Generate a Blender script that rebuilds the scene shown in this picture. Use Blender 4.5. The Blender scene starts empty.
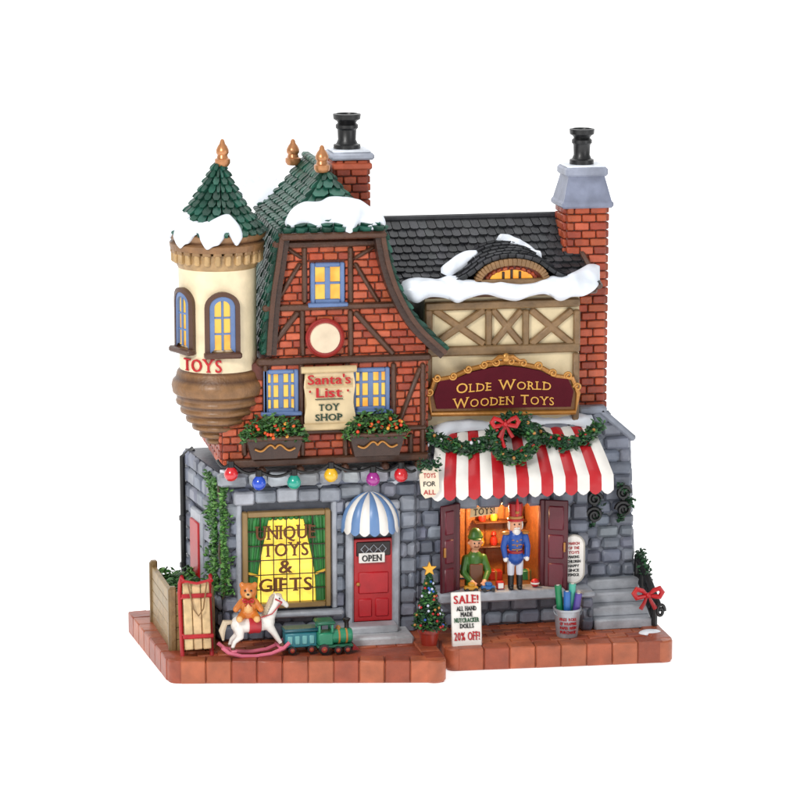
import bpy, bmesh, math, random
from mathutils import Vector, Matrix, noise
random.seed(7)
PI=math.pi; R=math.radians
S=bpy.context.scene; COL=S.collection
S.view_settings.view_transform='Standard'; S.view_settings.look='None'; S.view_settings.exposure=0
# ---------------------------------------------------------------- camera
TH=R(11); PH=R(11); DIST=30.0
T=Vector((0,0,2.617))
dv=Vector((-math.sin(TH)*math.cos(PH),-math.cos(TH)*math.cos(PH),math.sin(PH)))
rv=Vector((math.cos(TH),-math.sin(TH),0)); uv=rv.cross(-dv)
CAM=T+dv*DIST
cd=bpy.data.cameras.new('camera'); cam=bpy.data.objects.new('camera',cd); COL.objects.link(cam)
cam.location=CAM; cam.rotation_euler=(-dv).to_track_quat('-Z','Y').to_euler()
cd.sensor_width=36; cd.angle=2*math.atan(4/DIST); cd.clip_end=300; S.camera=cam
def ray(px,py): return -dv+rv*((px-400)/100/DIST)+uv*((400-py)/100/DIST)
def P(px,py,Y):
    d=ray(px,py); return CAM+d*((Y-CAM.y)/d.y)
def PZ(px,py,z=.22):
    d=ray(px,py); return CAM+d*((z-CAM.z)/d.z)
def PP(px,py,pt,n):
    d=ray(px,py); return CAM+d*((pt-CAM).dot(n)/d.dot(n))
def rect(a,b,c,d,Y):
    mx=(a+c)/2; my=(b+d)/2
    return P(a,my,Y).x,P(c,my,Y).x,P(mx,d,Y).z,P(mx,b,Y).z
# ---------------------------------------------------------------- colours
def hx(h,k=1.0):
    h=h.lstrip('#'); o=[]
    for i in (0,2,4):
        c=int(h[i:i+2],16)/255
        o.append(((c/12.92 if c<=.04045 else ((c+.055)/1.055)**2.4)**1.08)*k)
    return tuple(o)
def jit(c,a=.15):
    k=1+random.uniform(-a,a); return tuple(max(0,x*k*(1+random.uniform(-a,a)*.25)) for x in c)
def pick(cs,a=.12): return jit(random.choice(cs),a)
BRICK=[hx('#b4532f'),hx('#a84a2a'),hx('#bf6040'),hx('#b0562f'),hx('#9c4229')]; MORT=hx('#6a3526')
STONE=[hx('#858a96'),hx('#787d89'),hx('#8f949f'),hx('#7e8493'),hx('#737885')]; SMORT=hx('#4f535e')
TIMB=hx('#3f271b'); TIMB2=hx('#573827'); GREEN=[hx('#1d5444'),hx('#174638'),hx('#266050')]; GDARK=hx('#0f2a23')
SLATE=[hx('#38393d'),hx('#2e2f33'),hx('#444549')]; CREAM=hx('#e2d0aa'); TCREAM=hx('#ecdab8'); TAN=hx('#8a6d4b')
SNOW=hx('#e6ebf3'); GOLD=hx('#b98240'); BLUE=hx('#6880ab'); LGREY=hx('#a8acb4'); MAROON=hx('#5a1624'); RED=hx('#b8141e')
WHITE=hx('#ece8e2'); BLACK=hx('#151517'); TERRA=[hx('#a95a3a'),hx('#9d4d31'),hx('#b16340')]
LEAF=[hx('#2f5a2a'),hx('#3f7334'),hx('#24481f'),hx('#55853f')]; PINE=[hx('#1d4a2c'),hx('#285c36'),hx('#153a22')]
IVY=[hx('#4a7a3a'),hx('#6a9a4e'),hx('#35602c')]; WOOD=hx('#9a8052')
# ---------------------------------------------------------------- materials
def mat(name,rough=.42,bump=.25,scale=25,coat=.25,var=.22,emis=0,metal=0,amber=False,spec=.5):
    m=bpy.data.materials.new(name); m.use_nodes=True; nt=m.node_tree; N=nt.nodes; L=nt.links
    b=N['Principled BSDF']; at=N.new('ShaderNodeAttribute'); at.attribute_name='col'
    tc=N.new('ShaderNodeTexCoord')
    nz=N.new('ShaderNodeTexNoise'); nz.inputs['Scale'].default_value=scale*.35; nz.inputs['Detail'].default_value=6
    L.new(tc.outputs['Object'],nz.inputs['Vector'])
    mr=N.new('ShaderNodeMapRange'); mr.inputs['From Min'].default_value=.3; mr.inputs['From Max'].default_value=.7
    mr.inputs['To Min'].default_value=1-var; mr.inputs['To Max'].default_value=1+var*.7
    L.new(nz.outputs['Fac'],mr.inputs['Value'])
    vm=N.new('ShaderNodeVectorMath'); vm.operation='SCALE'
    L.new(at.outputs['Color'],vm.inputs[0]); L.new(mr.outputs['Result'],vm.inputs['Scale'])
    b.inputs['Roughness'].default_value=rough; b.inputs['Coat Weight'].default_value=coat; b.inputs['Coat Roughness'].default_value=.25
    b.inputs['Metallic'].default_value=metal; b.inputs['Specular IOR Level'].default_value=spec
    if amber:
        nz.inputs['Detail'].default_value=2
        mx=N.new('ShaderNodeVectorMath'); mx.operation='MULTIPLY'; mx.inputs[1].default_value=(1.0,.6,.25)
        L.new(at.outputs['Color'],mx.inputs[0])
        r2=N.new('ShaderNodeMapRange'); r2.inputs['From Min'].default_value=.3; r2.inputs['From Max'].default_value=.55; L.new(nz.outputs['Fac'],r2.inputs['Value'])
        mm=N.new('ShaderNodeMix'); mm.data_type='RGBA'; L.new(r2.outputs['Result'],mm.inputs['Factor']); L.new(mx.outputs['Vector'],mm.inputs[6]); L.new(at.outputs['Color'],mm.inputs[7])
        L.new(mm.outputs[2],b.inputs['Emission Color']); b.inputs['Emission Strength'].default_value=emis
        b.inputs['Base Color'].default_value=(.12,.06,.02,1); m.cycles.emission_sampling='NONE'
        return m
    L.new(vm.outputs['Vector'],b.inputs['Base Color'])
    if bump:
        n2=N.new('ShaderNodeTexNoise'); n2.inputs['Scale'].default_value=scale; n2.inputs['Detail'].default_value=4
        L.new(tc.outputs['Object'],n2.inputs['Vector'])
        bp=N.new('ShaderNodeBump'); bp.inputs['Strength'].default_value=bump; bp.inputs['Distance'].default_value=.02
        L.new(n2.outputs['Fac'],bp.inputs['Height']); L.new(bp.outputs['Normal'],b.inputs['Normal'])
    if emis:
        L.new(vm.outputs['Vector'],b.inputs['Emission Color']); b.inputs['Emission Strength'].default_value=emis; m.cycles.emission_sampling='NONE'
    return m
PAINT=mat('glazed_paint',.42,.12,18,.2,.13)
DEEP=mat('deep_flat_paint',.6,.1,18,0,.1,spec=.15)
MBRICK=mat('painted_brick',.5,.35,38,.15,.2)
MSTONE=mat('painted_stone',.5,.45,18,.22,.25)
MWOOD=mat('painted_timber',.48,.4,30,.18,.25)
MTILE=mat('glazed_roof_tile',.45,.35,30,.12,.28,spec=.35)
MSNOW=mat('moulded_snow',.4,.35,6,.3,.04)
MLEAF=mat('painted_foliage',.5,.3,60,.15,.28)
MGOLD=mat('gold_paint',.32,.2,30,.3,.15,metal=.5)
LIT=mat('lit_window',.3,0,16,.3,.3,emis=1.0,amber=True)
LITTXT=mat('printed_lettering',.5,0,10,0,.03)
GLOSS=mat('glossy_bulb_glass',.12,0,10,1,.05,emis=.12)
CLOTH=mat('painted_canopy',.42,.15,12,.25,.09)
GALV=mat('galvanised_metal',.35,.1,30,.2,.1,metal=.5)
# ---------------------------------------------------------------- mesh builder
ORG={}
_GL={}
def glyph(ch):
    if ch in _GL: return _GL[ch]
    cu=bpy.data.curves.new('t','FONT'); cu.body=ch; cu.size=1; cu.extrude=.5; cu.resolution_u=3
    ob=bpy.data.objects.new('t',cu); COL.objects.link(ob)
    dg=bpy.context.evaluated_depsgraph_get(); me=bpy.data.meshes.new_from_object(ob.evaluated_get(dg))
    vs=[tuple(v.co) for v in me.vertices]; fs=[tuple(p.vertices) for p in me.polygons]
    bpy.data.objects.remove(ob); bpy.data.curves.remove(cu); bpy.data.meshes.remove(me)
    _GL[ch]=(vs,fs); return _GL[ch]
SER={'A':[(.06,'b'),(.94,'b')],'B':[(.08,'tb')],'D':[(.08,'tb')],'E':[(.08,'tb')],'F':[(.1,'tb')],'H':[(.08,'tb'),(.92,'tb')],'I':[(.5,'tb')],
'K':[(.08,'tb'),(.92,'tb')],'L':[(.1,'tb')],'M':[(.06,'tb'),(.94,'tb')],'N':[(.08,'tb'),(.92,'t')],'P':[(.08,'tb')],'R':[(.08,'tb'),(.92,'b')],
'T':[(.5,'b')],'U':[(.08,'t'),(.92,'t')],'W':[(.05,'t'),(.95,'t')],'Y':[(.06,'t'),(.94,'t'),(.5,'b')],'1':[(.7,'b')]}
class MB:
    def __init__(s): s.v=[];s.f=[];s.c=[];s.M=None
    def add(s,vs,fs,col):
        n=len(s.v)
        per=isinstance(col,list)
        for i,p in enumerate(vs):
            if s.M is not None: p=s.M@Vector(p)
            s.v.append((p[0],p[1],p[2])); s.c.append(col[i] if per else col)
        for f in fs: s.f.append(tuple(n+i for i in f))
    def cbox(s,c,U,V,N,a,b,h,ch,col,jt=0,wash=1.0):
        c=Vector(c); ch=min(ch,a*.9,b*.9,h*.9); vs=[]; idx={}; cs=[]
        dk=tuple(x*wash for x in col)
        for sx in(-1,1):
            for sy in(-1,1):
                for sz in(-1,1):
                    for k in range(3):
                        x=sx*(a if k==0 else a-ch); y=sy*(b if k==1 else b-ch); z=sz*(h if k==2 else h-ch)
                        if jt: x+=random.uniform(-jt,jt); y+=random.uniform(-jt,jt)
                        idx[(sx,sy,sz,k)]=len(vs); vs.append(c+U*x+V*y+N*z); cs.append(col if k==2 and sz>0 else dk)
        I=lambda x,y,z,k: idx[(x,y,z,k)]; fs=[]
        for q in(-1,1):
            fs.append((I(q,-1,-1,0),I(q,1,-1,0),I(q,1,1,0),I(q,-1,1,0)))
            fs.append((I(-1,q,-1,1),I(1,q,-1,1),I(1,q,1,1),I(-1,q,1,1)))
            fs.append((I(-1,-1,q,2),I(1,-1,q,2),I(1,1,q,2),I(-1,1,q,2)))
        for p in(-1,1):
            for q in(-1,1):
                fs.append((I(p,q,-1,0),I(p,q,-1,1),I(p,q,1,1),I(p,q,1,0)))
                fs.append((I(p,-1,q,0),I(p,-1,q,2),I(p,1,q,2),I(p,1,q,0)))
                fs.append((I(-1,p,q,1),I(-1,p,q,2),I(1,p,q,2),I(1,p,q,1)))
                for t in(-1,1): fs.append((I(p,q,t,0),I(p,q,t,1),I(p,q,t,2)))
        s.add(vs,fs,cs)
    def box(s,x0,x1,y0,y1,z0,z1,col,ch=.01):
        s.cbox(((x0+x1)/2,(y0+y1)/2,(z0+z1)/2),Vector((1,0,0)),Vector((0,0,1)),Vector((0,1,0)),abs(x1-x0)/2,abs(z1-z0)/2,abs(y1-y0)/2,ch,col)
    def bar(s,p,q,w,y0,y1,col,ch=.012):
        p=Vector((p[0],0,p[1])); q=Vector((q[0],0,q[1])); U=(q-p); L=U.length; U.normalize(); V=Vector((-U.z,0,U.x))
        c=(p+q)/2; c.y=(y0+y1)/2; s.cbox(c,U,V,Vector((0,1,0)),L/2,w/2,abs(y1-y0)/2,ch,col)
    def prism(s,poly,y0,y1,col):
        n=len(poly); vs=[(x,y0,z) for x,z in poly]+[(x,y1,z) for x,z in poly]
        fs=[tuple(range(n)),tuple(range(2*n-1,n-1,-1))]+[(i,(i+1)%n,n+(i+1)%n,n+i) for i in range(n)]
        s.add(vs,fs,col)
    def zprism(s,poly,z0,z1,col):
        n=len(poly); vs=[(x,y,z0) for x,y in poly]+[(x,y,z1) for x,y in poly]
        fs=[tuple(range(n)),tuple(range(2*n-1,n-1,-1))]+[(i,(i+1)%n,n+(i+1)%n,n+i) for i in range(n)]
        s.add(vs,fs,col)
    def lathe(s,prof,c,col,seg=32,a0=0,a1=2*PI,axis=None):
        vs=[];cs=[];fs=[]; full=abs(a1-a0-2*PI)<1e-4; n=seg if full else seg+1
        Mx=Matrix.Translation(Vector(c)) @ (axis if axis is not None else Matrix())
        for pr in prof:
            r,z=pr[0],pr[1]; cc=pr[2] if len(pr)>2 else col
            for i in range(n):
                a=a0+(a1-a0)*i/seg; vs.append(Mx@Vector((max(r,.0004)*math.cos(a),max(r,.0004)*math.sin(a),z))); cs.append(cc)
        for j in range(len(prof)-1):
            for i in range(seg):
                k=(i+1)%n; fs.append((j*n+i,j*n+k,(j+1)*n+k,(j+1)*n+i))
        if full: fs.append(tuple(range(n))); fs.append(tuple(range((len(prof)-1)*n,len(prof)*n)))
        s.add(vs,fs,cs)
    def tube(s,pts,r,col,seg=8,closed=False):
        pts=[Vector(p) for p in pts]; n=len(pts); rr=r if isinstance(r,(list,tuple)) else [r]*n
        vs=[];fs=[]; ref=Vector((0,1,0.13)).normalized()
        for i,p in enumerate(pts):
            if closed: t=pts[(i+1)%n]-pts[i-1]
            else: t=pts[min(i+1,n-1)]-pts[max(i-1,0)]
            t.normalize(); a=ref.cross(t)
            if a.length<.2: a=Vector((1,0,.1)).cross(t)
            a.normalize(); b=t.cross(a)
            for k in range(seg):
                q=2*PI*k/seg; vs.append(p+a*(rr[i]*math.cos(q))+b*(rr[i]*math.sin(q)))
        for i in range(n if closed else n-1):
            j=(i+1)%n
            for k in range(seg):
                l=(k+1)%seg; fs.append((i*seg+k,i*seg+l,j*seg+l,j*seg+k))
        if not closed: fs.append(tuple(range(seg))); fs.append(tuple(range((n-1)*seg,n*seg)))
        s.add(vs,fs,col)
    def ball(s,c,r,col,seg=14,rings=9):
        if not isinstance(r,(tuple,list)): r=(r,r,r)
        vs=[];fs=[]
        for j in range(rings+1):
            e=PI*j/rings
            for i in range(seg):
                a=2*PI*i/seg; q=max(math.sin(e),.002)
                vs.append((c[0]+r[0]*q*math.cos(a),c[1]+r[1]*q*math.sin(a),c[2]+r[2]*math.cos(e)))
        for j in range(rings):
            for i in range(seg):
                k=(i+1)%seg; fs.append((j*seg+i,j*seg+k,(j+1)*seg+k,(j+1)*seg+i))
        fs.append(tuple(range(seg))); fs.append(tuple(range(rings*seg,(rings+1)*seg)))
        s.add(vs,fs,col)
    def leaf(s,p,sz,col):
        q=Matrix.Rotation(random.uniform(0,2*PI),3,'Z')@Matrix.Rotation(random.uniform(-1,1),3,'X')@Matrix.Rotation(random.uniform(-1,1),3,'Y')
        p=Vector(p); k=sz*random.uniform(.7,1.3)
        X=q@Vector((k,0,0)); Y=q@Vector((0,k*.5,0)); Z=q@Vector((0,0,k*.3))
        s.add([p+X,p-X,p+Y,p-Y,p+Z,p-Z],[(0,2,4),(2,1,4),(1,3,4),(3,0,4),(2,0,5),(1,2,5),(3,1,5),(0,3,5)],col)
    def text(s,t,cx,cz,W,H,Y,col,ext=.012,serif=True,mapf=None,bold=.0,small=None):
        cap=.73; x=0; V=[];F=[]
        word=True
        for ch in t:
            if ch==' ': x+=.38; word=True; continue
            k=1.0
            if small and not word: k=small
            word=False
            gv,gf=glyph(ch); mn=min(v[0] for v in gv)*k; mxx=max(v[0] for v in gv)*k; w=mxx-mn
            lay=[(0,0)] if not bold else [(-bold,0),(bold,0)]
            for di,(dx,_) in enumerate(lay):
                o=len(V); V+=[(v[0]*k-mn+x+dx,v[1]*k,v[2]+di*.02) for v in gv]; F+=[tuple(o+i for i in f) for f in gf]
            if serif and ch in SER:
                hw=(.13 if ch not in 'MWI' else .11)*k; st=.055
                for fx,wh in SER[ch]:
                    for q in wh:
                        zz=0 if q=='b' else cap*k-st; xc=x+fx*w; o=len(V)
                        for zz2 in(-.5,.55):
                            V+=[(xc-hw,zz,zz2),(xc+hw,zz,zz2),(xc+hw,zz+st,zz2),(xc-hw,zz+st,zz2)]
                        F+=[(o,o+1,o+2,o+3),(o+4,o+5,o+6,o+7),(o,o+1,o+5,o+4),(o+1,o+2,o+6,o+5),(o+2,o+3,o+7,o+6),(o+3,o,o+4,o+7)]
            x+=w+(.14 if serif else .08)
        tw=x-.1
        out=[]
        for v in V:
            p=Vector((cx+(v[0]/tw-.5)*W, Y-(v[2]+.5)*ext, cz+(v[1]/cap-.5)*H))
            out.append(mapf(p) if mapf else p)
        s.add(out,F,col)
    def build(s,name,m,parent=None,loc=None,smooth=True,ang=38,recalc=True,label=None):
        if parent is not None: L=ORG[parent.name]
        elif loc is not None: L=Vector(loc)
        else:
            xs=[v[0] for v in s.v];ys=[v[1] for v in s.v];zs=[v[2] for v in s.v]
            L=Vector(((min(xs)+max(xs))/2,(min(ys)+max(ys))/2,min(zs)))
        me=bpy.data.meshes.new(name); me.from_pydata([(v[0]-L.x,v[1]-L.y,v[2]-L.z) for v in s.v],[],s.f)
        a=me.attributes.new('col','FLOAT_COLOR','POINT'); fl=[]
        for c in s.c: fl+= [c[0],c[1],c[2],1.0]
        a.data.foreach_set('color',fl)
        if recalc:
            bm=bmesh.new(); bm.from_mesh(me); bmesh.ops.recalc_face_normals(bm,faces=bm.faces); bm.to_mesh(me); bm.free()
        if smooth:
            me.polygons.foreach_set('use_smooth',[True]*len(me.polygons)); me.set_sharp_from_angle(angle=R(ang))
        me.update(); me.materials.append(m)
        o=bpy.data.objects.new(name,me); COL.objects.link(o)
        if parent is not None: o.parent=parent
        else: o.location=L
        ORG[o.name]=L
        if label: o['label']=label
        return o
def ballpart(name,parent,c,r,col,m=None,seg=8,rings=6):
    q=MB(); q.ball(c,r,col,seg,rings); return q.build(name,m or PAINT,parent)
def thing(name,label,cat,loc,group=None):
    o=bpy.data.objects.new(name,None); COL.objects.link(o); o.location=loc; o.empty_display_size=.1
    o['label']=label; o['category']=cat
    if group: o['group']=group
    ORG[o.name]=Vector(loc); return o
def tag(o,label,cat,group=None):
    o['label']=label;o['category']=cat
    if group:o['group']=group
    return o
X=Vector((1,0,0)); Yv=Vector((0,1,0)); Z=Vector((0,0,1))
def blocks(mb,O,U,V,N,w,h,bw,bh,gap,dep,ch,cols,holes=(),span=None,jt=0,var=.3,ja=.12,wash=.84):
    O=Vector(O); nr=max(1,round(h/bh)); v=0; hs=[bh*(1+random.uniform(-var,var)*.4) for _ in range(nr)]; k=h/sum(hs); hs=[q*k for q in hs]
    for r,rh in enumerate(hs):
        vm=v+rh/2; a,b=span(vm) if span else (0,w)
        iv=[(a,b)]
        for (u0,v0,u1,v1) in holes:
            if v0<vm<v1:
                nv=[]
                for (p,q) in iv:
                    if u1<=p or u0>=q: nv.append((p,q))
                    else:
                        if u0>p: nv.append((p,u0))
                        if u1<q: nv.append((u1,q))
                iv=nv
        for (p,q) in iv:
            u=p; first=True
            while u<q-1e-4:
                L=bw*(1+random.uniform(-var,var))
                if first and r%2: L*=.5
                first=False
                if q-(u+L)<bw*.4: L=q-u
                if L>bw*1.7: L=L/2
                dd=dep*(1+random.uniform(-.2,.2)*(1 if jt else .5))
                mb.cbox(O+U*(u+L/2)+V*vm+N*(dd/2-.01),U,V,N,L/2-gap/2,rh/2-gap/2,dd/2+.01,ch,pick(cols,ja),jt,wash)
                u+=L
        v+=rh
def tiles(mb,surf,nv,nu,cols,th=.035,inside=None,over=.35,back=True,bc=None,rnd=.28,ja=.14):
    e=1e-3
    def nrm(u,v):
        u=min(max(u,e),1-e); v=min(max(v,e*5),1-e)
        a=surf(u+e,v)-surf(u-e,v); b=surf(u,v+e)-surf(u,v-e); n=a.cross(b)
        if n.length<1e-12: n=Vector((0,0,1))
        n.normalize()
        if n.dot(surf(u,v)-inside)<0: n=-n
        return n
    for j in range(nv):
        n=nu(j) if callable(nu) else nu; v0=j/nv; v1=(j+1+over)/nv; dvv=v1-v0
        if j==nv-1: v1=(j+1.1)/nv
        off=.5 if j%2 else 0
        for i in range(-1,n):
            a=(i+off)/n; b=(i+1+off)/n; a=max(a,0); b=min(b,1)
            if b-a<.12/n: continue
            du=b-a; a+=du*.04; b-=du*.04; du=b-a; vj=v1+random.uniform(-.06,.06)/nv
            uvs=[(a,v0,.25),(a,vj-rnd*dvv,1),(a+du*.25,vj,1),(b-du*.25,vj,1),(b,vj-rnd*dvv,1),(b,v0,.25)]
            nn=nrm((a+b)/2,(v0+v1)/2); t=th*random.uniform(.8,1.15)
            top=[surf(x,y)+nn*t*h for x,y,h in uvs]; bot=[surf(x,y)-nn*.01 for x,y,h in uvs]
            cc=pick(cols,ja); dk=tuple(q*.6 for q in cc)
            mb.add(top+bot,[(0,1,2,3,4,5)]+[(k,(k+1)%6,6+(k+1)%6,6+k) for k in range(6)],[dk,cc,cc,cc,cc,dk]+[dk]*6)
    if back:
        G=16; vs=[];fs=[]
        for j in range(G+1):
            for i in range(G+1): vs.append(surf(i/G,j/G)-nrm(i/G,j/G)*.004)
        for j in range(G):
            for i in range(G): q=j*(G+1)+i; fs.append((q,q+1,q+G+2,q+G+1))
        mb.add(vs,fs,bc or cols[0])
def resamp(pts,t):
    L=[0]
    for i in range(1,len(pts)): L.append(L[-1]+math.hypot(pts[i][0]-pts[i-1][0],pts[i][1]-pts[i-1][1]))
    d=t*L[-1]
    for i in range(1,len(pts)):
        if d<=L[i]+1e-9:
            k=(d-L[i-1])/max(L[i]-L[i-1],1e-9)
            return (pts[i-1][0]*(1-k)+pts[i][0]*k, pts[i-1][1]*(1-k)+pts[i][1]*k)
    return pts[-1]
def smoothpl(pts,n=6):
    out=[]
    for i in range(len(pts)-1):
        p0=pts[max(i-1,0)];p1=pts[i];p2=pts[i+1];p3=pts[min(i+2,len(pts)-1)]
        for k in range(n):
            t=k/n; out.append(tuple(.5*((2*p1[q])+(-p0[q]+p2[q])*t+(2*p0[q]-5*p1[q]+4*p2[q]-p3[q])*t*t+(-p0[q]+3*p1[q]-3*p2[q]+p3[q])*t**3) for q in(0,1)))
    out.append(pts[-1]); return out
def snow(mb,top,bot,pt,n,h=.07,cols=44,m=14,ymin=None):
    pt=Vector(pt); n=Vector(n).normalized(); vs=[];fs=[]; top=smoothpl(top); bot=smoothpl(bot)
    for i in range(cols+1):
        t=i/cols; a=resamp(top,t); b=resamp(bot,t)
        et=min(1,(4*t*(1-t))**.5*2.0) if 0<t<1 else 0
        for j in range(m+1):
            q=j/m; px=a[0]+(b[0]-a[0])*q; py=a[1]+(b[1]-a[1])*q
            p=PP(px,py,pt,n); nn=n
            if ymin is not None and p.y<ymin:
                k=min(1,(ymin-p.y)/.1); p=P(px,py,ymin); nn=(n*(1-k)+Vector((0,-1,.15))*k).normalized()
            pr=(4*q*(1-q))**.5 if 0<q<1 else 0
            hh=h*pr*et*(1+.7*noise.noise(p*4.3)+.35*noise.noise(p*9))-.012
            vs.append(p+nn*hh)
    for i in range(cols):
        for j in range(m): q=i*(m+1)+j; fs.append((q,q+1,q+m+2,q+m+1))
        fs.append((i*(m+1),i*(m+1)+m,(i+1)*(m+1)+m,(i+1)*(m+1)))
    mb.add(vs,fs,SNOW)
def snowpart(parent,*a,name='snow_patch',**k):
    q=MB(); snow(q,*a,**k); return q.build(name,MSNOW,parent,ang=80)
def fuse(prims,vox=.01,Mx=None,sm=3):
    t=MB()
    for (p,r0,q,r1,c) in prims:
        p=Vector(p);q=Vector(q); ax=q-p
        if ax.length<1e-5: t.ball(p,r0,(1,1,1),16,10); continue
        t.ball(p,r0,(1,1,1),14,8); t.ball(q,r1,(1,1,1),14,8); t.tube([p,q],[r0,r1],(1,1,1),14)
    o=t.build('tmp',PAINT,loc=(0,0,0),smooth=False)
    md=o.modifiers.new('r','REMESH'); md.mode='VOXEL'; md.voxel_size=vox
    ms=o.modifiers.new('s','SMOOTH'); ms.iterations=sm; ms.factor=.5
    dg=bpy.context.evaluated_depsgraph_get(); me=bpy.data.meshes.new_from_object(o.evaluated_get(dg))
    vs=[v.co.copy() for v in me.vertices]; fs=[tuple(f.vertices) for f in me.polygons]
    bpy.data.objects.remove(o); bpy.data.meshes.remove(me)
    cs=[]
    P2=[(Vector(p),r0,Vector(q)-Vector(p),r1,c) for (p,r0,q,r1,c) in prims]
    for v in vs:
        best=9;bc=None
        for (p,r0,d,r1,c) in P2:
            L=d.length_squared; k=0 if L<1e-9 else min(1,max(0,(v-p).dot(d)/L))
            e=(v-p-d*k).length-(r0+(r1-r0)*k)
            if e<best: best=e;bc=c
        cs.append(bc)
    r=MB(); r.M=Mx; r.add(vs,fs,cs); r.M=None; return r
AMB=hx('#ffd45c')
def window(root,a,b,c,d,Y,nc,nr,fc=BLUE,fw=.045,lit=AMB,sill=True,dep=.05):
    x0,x1,z0,z1=rect(a,b,c,d,Y); f=MB(); y0=Y-dep
    f.box(x0,x0+fw,y0,Y,z0,z1,jit(fc,.05)); f.box(x1-fw,x1,y0,Y,z0,z1,jit(fc,.05))
    f.box(x0+fw,x1-fw,y0+.003,Y,z1-fw,z1,jit(fc,.05)); f.box(x0+fw,x1-fw,y0+.003,Y,z0,z0+fw,jit(fc,.05))
    for i in range(1,nc):
        xx=x0+(x1-x0)*i/nc; w=.014 if i!=nc/2 else .026; f.box(xx-w,xx+w,y0+.012,Y-.002,z0+fw,z1-fw,fc,.005)
    for i in range(1,nr):
        zz=z0+(z1-z0)*i/nr; f.box(x0+fw,x1-fw,y0+.015,Y-.003,zz-.012,zz+.012,fc,.005)
    if sill: f.box(x0-.03,x1+.03,y0-.03,Y,z0-.03,z0+.012,jit(fc,.05))
    w=f.build('window',PAINT,root)
    p=MB(); p.add([(x0+.01,Y-.012,z0+.01),(x1-.01,Y-.012,z0+.01),(x1-.01,Y-.012,z1-.01),(x0+.01,Y-.012,z1-.01)],[(0,1,2,3)],lit)
    p.build('pane',LIT,w,smooth=False,recalc=False); return w
# ================================================================ backdrop and floor
m=bpy.data.materials.new('self_lit_white_sweep'); m.use_nodes=True; b=m.node_tree.nodes['Principled BSDF']
nz=m.node_tree.nodes.new('ShaderNodeTexNoise'); nz.inputs['Scale'].default_value=2
mr=m.node_tree.nodes.new('ShaderNodeMapRange'); mr.inputs['To Min'].default_value=.88; mr.inputs['To Max'].default_value=.92
m.node_tree.links.new(nz.outputs['Fac'],mr.inputs['Value']); m.node_tree.links.new(mr.outputs['Result'],b.inputs['Base Color'])
b.inputs['Roughness'].default_value=.9; b.inputs['Specular IOR Level'].default_value=.1
b.inputs['Emission Color'].default_value=(1,1,1,1); b.inputs['Emission Strength'].default_value=.6  # glow added to the sweep: keeps it white and thins the base's shadow
m.cycles.emission_sampling='NONE'
SWEEP=m
prof=[(-40,0),(-10,0),(4,0),(9,0)]+[(9+7*math.sin(a),7-7*math.cos(a)) for a in [PI/2*i/14 for i in range(1,15)]]+[(16,26)]
me=bpy.data.meshes.new('floor'); vs=[];fs=[]
for i,(y,z) in enumerate(prof): vs+=[(-34,y,z-.004),(34,y,z-.004)]
for i in range(len(prof)-1): fs.append((2*i,2*i+1,2*i+3,2*i+2))
me.from_pydata(vs,[],fs); me.materials.append(SWEEP); me.polygons.foreach_set('use_smooth',[True]*len(me.polygons))
fl=bpy.data.objects.new('floor',me); COL.objects.link(fl); fl['kind']='structure'
# ================================================================ base
A=PZ(170,662);B=PZ(446,661);C=PZ(448,650);D=PZ(673,641);F=PZ(133,618); YB=max(F.y,.9)+.35
Fx=F.x+(F.x-A.x)*.1
base=thing('base','terracotta paver base under both toy shops','base',((A.x+D.x)/2,0,0))
def rnd(poly,r=.1):
    out=[]; n=len(poly)
    for i in range(n):
        p=Vector((poly[i][0],poly[i][1])); a=Vector((poly[i-1][0],poly[i-1][1])); c=Vector((poly[(i+1)%n][0],poly[(i+1)%n][1]))
        u=(a-p).normalized()*r; w=(c-p).normalized()*r
        for k in range(6):
            t=k/5; out.append(tuple((p+u)*(1-t)**2+p*2*t*(1-t)+(p+w)*t*t))
    return out
def edge_blocks(mb,p,q,bw=.26,wd=.2):
    p=Vector((p[0],p[1],0)); q=Vector((q[0],q[1],0)); U=q-p; L=U.length; U.normalize(); N=Vector((U.y,-U.x,0)); n=round(L/bw)
    for i in range(n):
        c=p+U*(L*(i+.5)/n)-N*(wd/2-.018)+Z*.115
        mb.cbox(c,U,Z,N,L/n/2-.003,.113,wd/2,.011,pick(TERRA,.07),.002,.9)
for nm,poly in (('left',[(A.x,A.y),(B.x,B.y),(B.x,YB),(Fx,YB)]),('right',[(C.x,C.y),(D.x,D.y),(D.x+.02,YB),(C.x,YB)])):
    mb=MB(); mb.zprism(rnd(poly,.09),0,.2,jit(TERRA[1],.03))
    sl=mb.build('paver_slab',MSTONE,base)
    rb=MB(); r=.1
    a,b2,c2,d2=[Vector((q[0],q[1])) for q in poly]
    u=(b2-a).normalized()
    edge_blocks(rb,a+u*r,b2-u*r)
    w=(d2-a).normalized(); edge_blocks(rb,d2-w*r,a+w*r)
    w=(c2-b2).normalized(); edge_blocks(rb,b2+w*r,c2-w*r)
    for cn,sx in((a,1),(b2,-1)):
        rb.lathe([(.0,.0),(.1,.0),(.118,.02),(.118,.21),(.105,.226),(.0,.227)],(cn.x+sx*.1,cn.y+.1,0),pick(TERRA,.05),24)
    y=a.y+.19; row=0
    while y<YB-.2:
        x=min(a.x,d2.x)+.2+(.1 if row%2 else 0); xe=min(b2.x,c2.x)-.18
        while x<xe:
            lim=a.x+(d2.x-a.x)*(y-a.y)/(d2.y-a.y)+.18
            if x-.1>lim-.05: rb.box(x-.098,x+.098,y+.003,y+.127,.15,.212+random.uniform(-.002,.002),pick(TERRA,.08),.008)
            x+=.2
        y+=.13; row+=1
    rb.build('paver_rim',MSTONE,base)
G=.214
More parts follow.
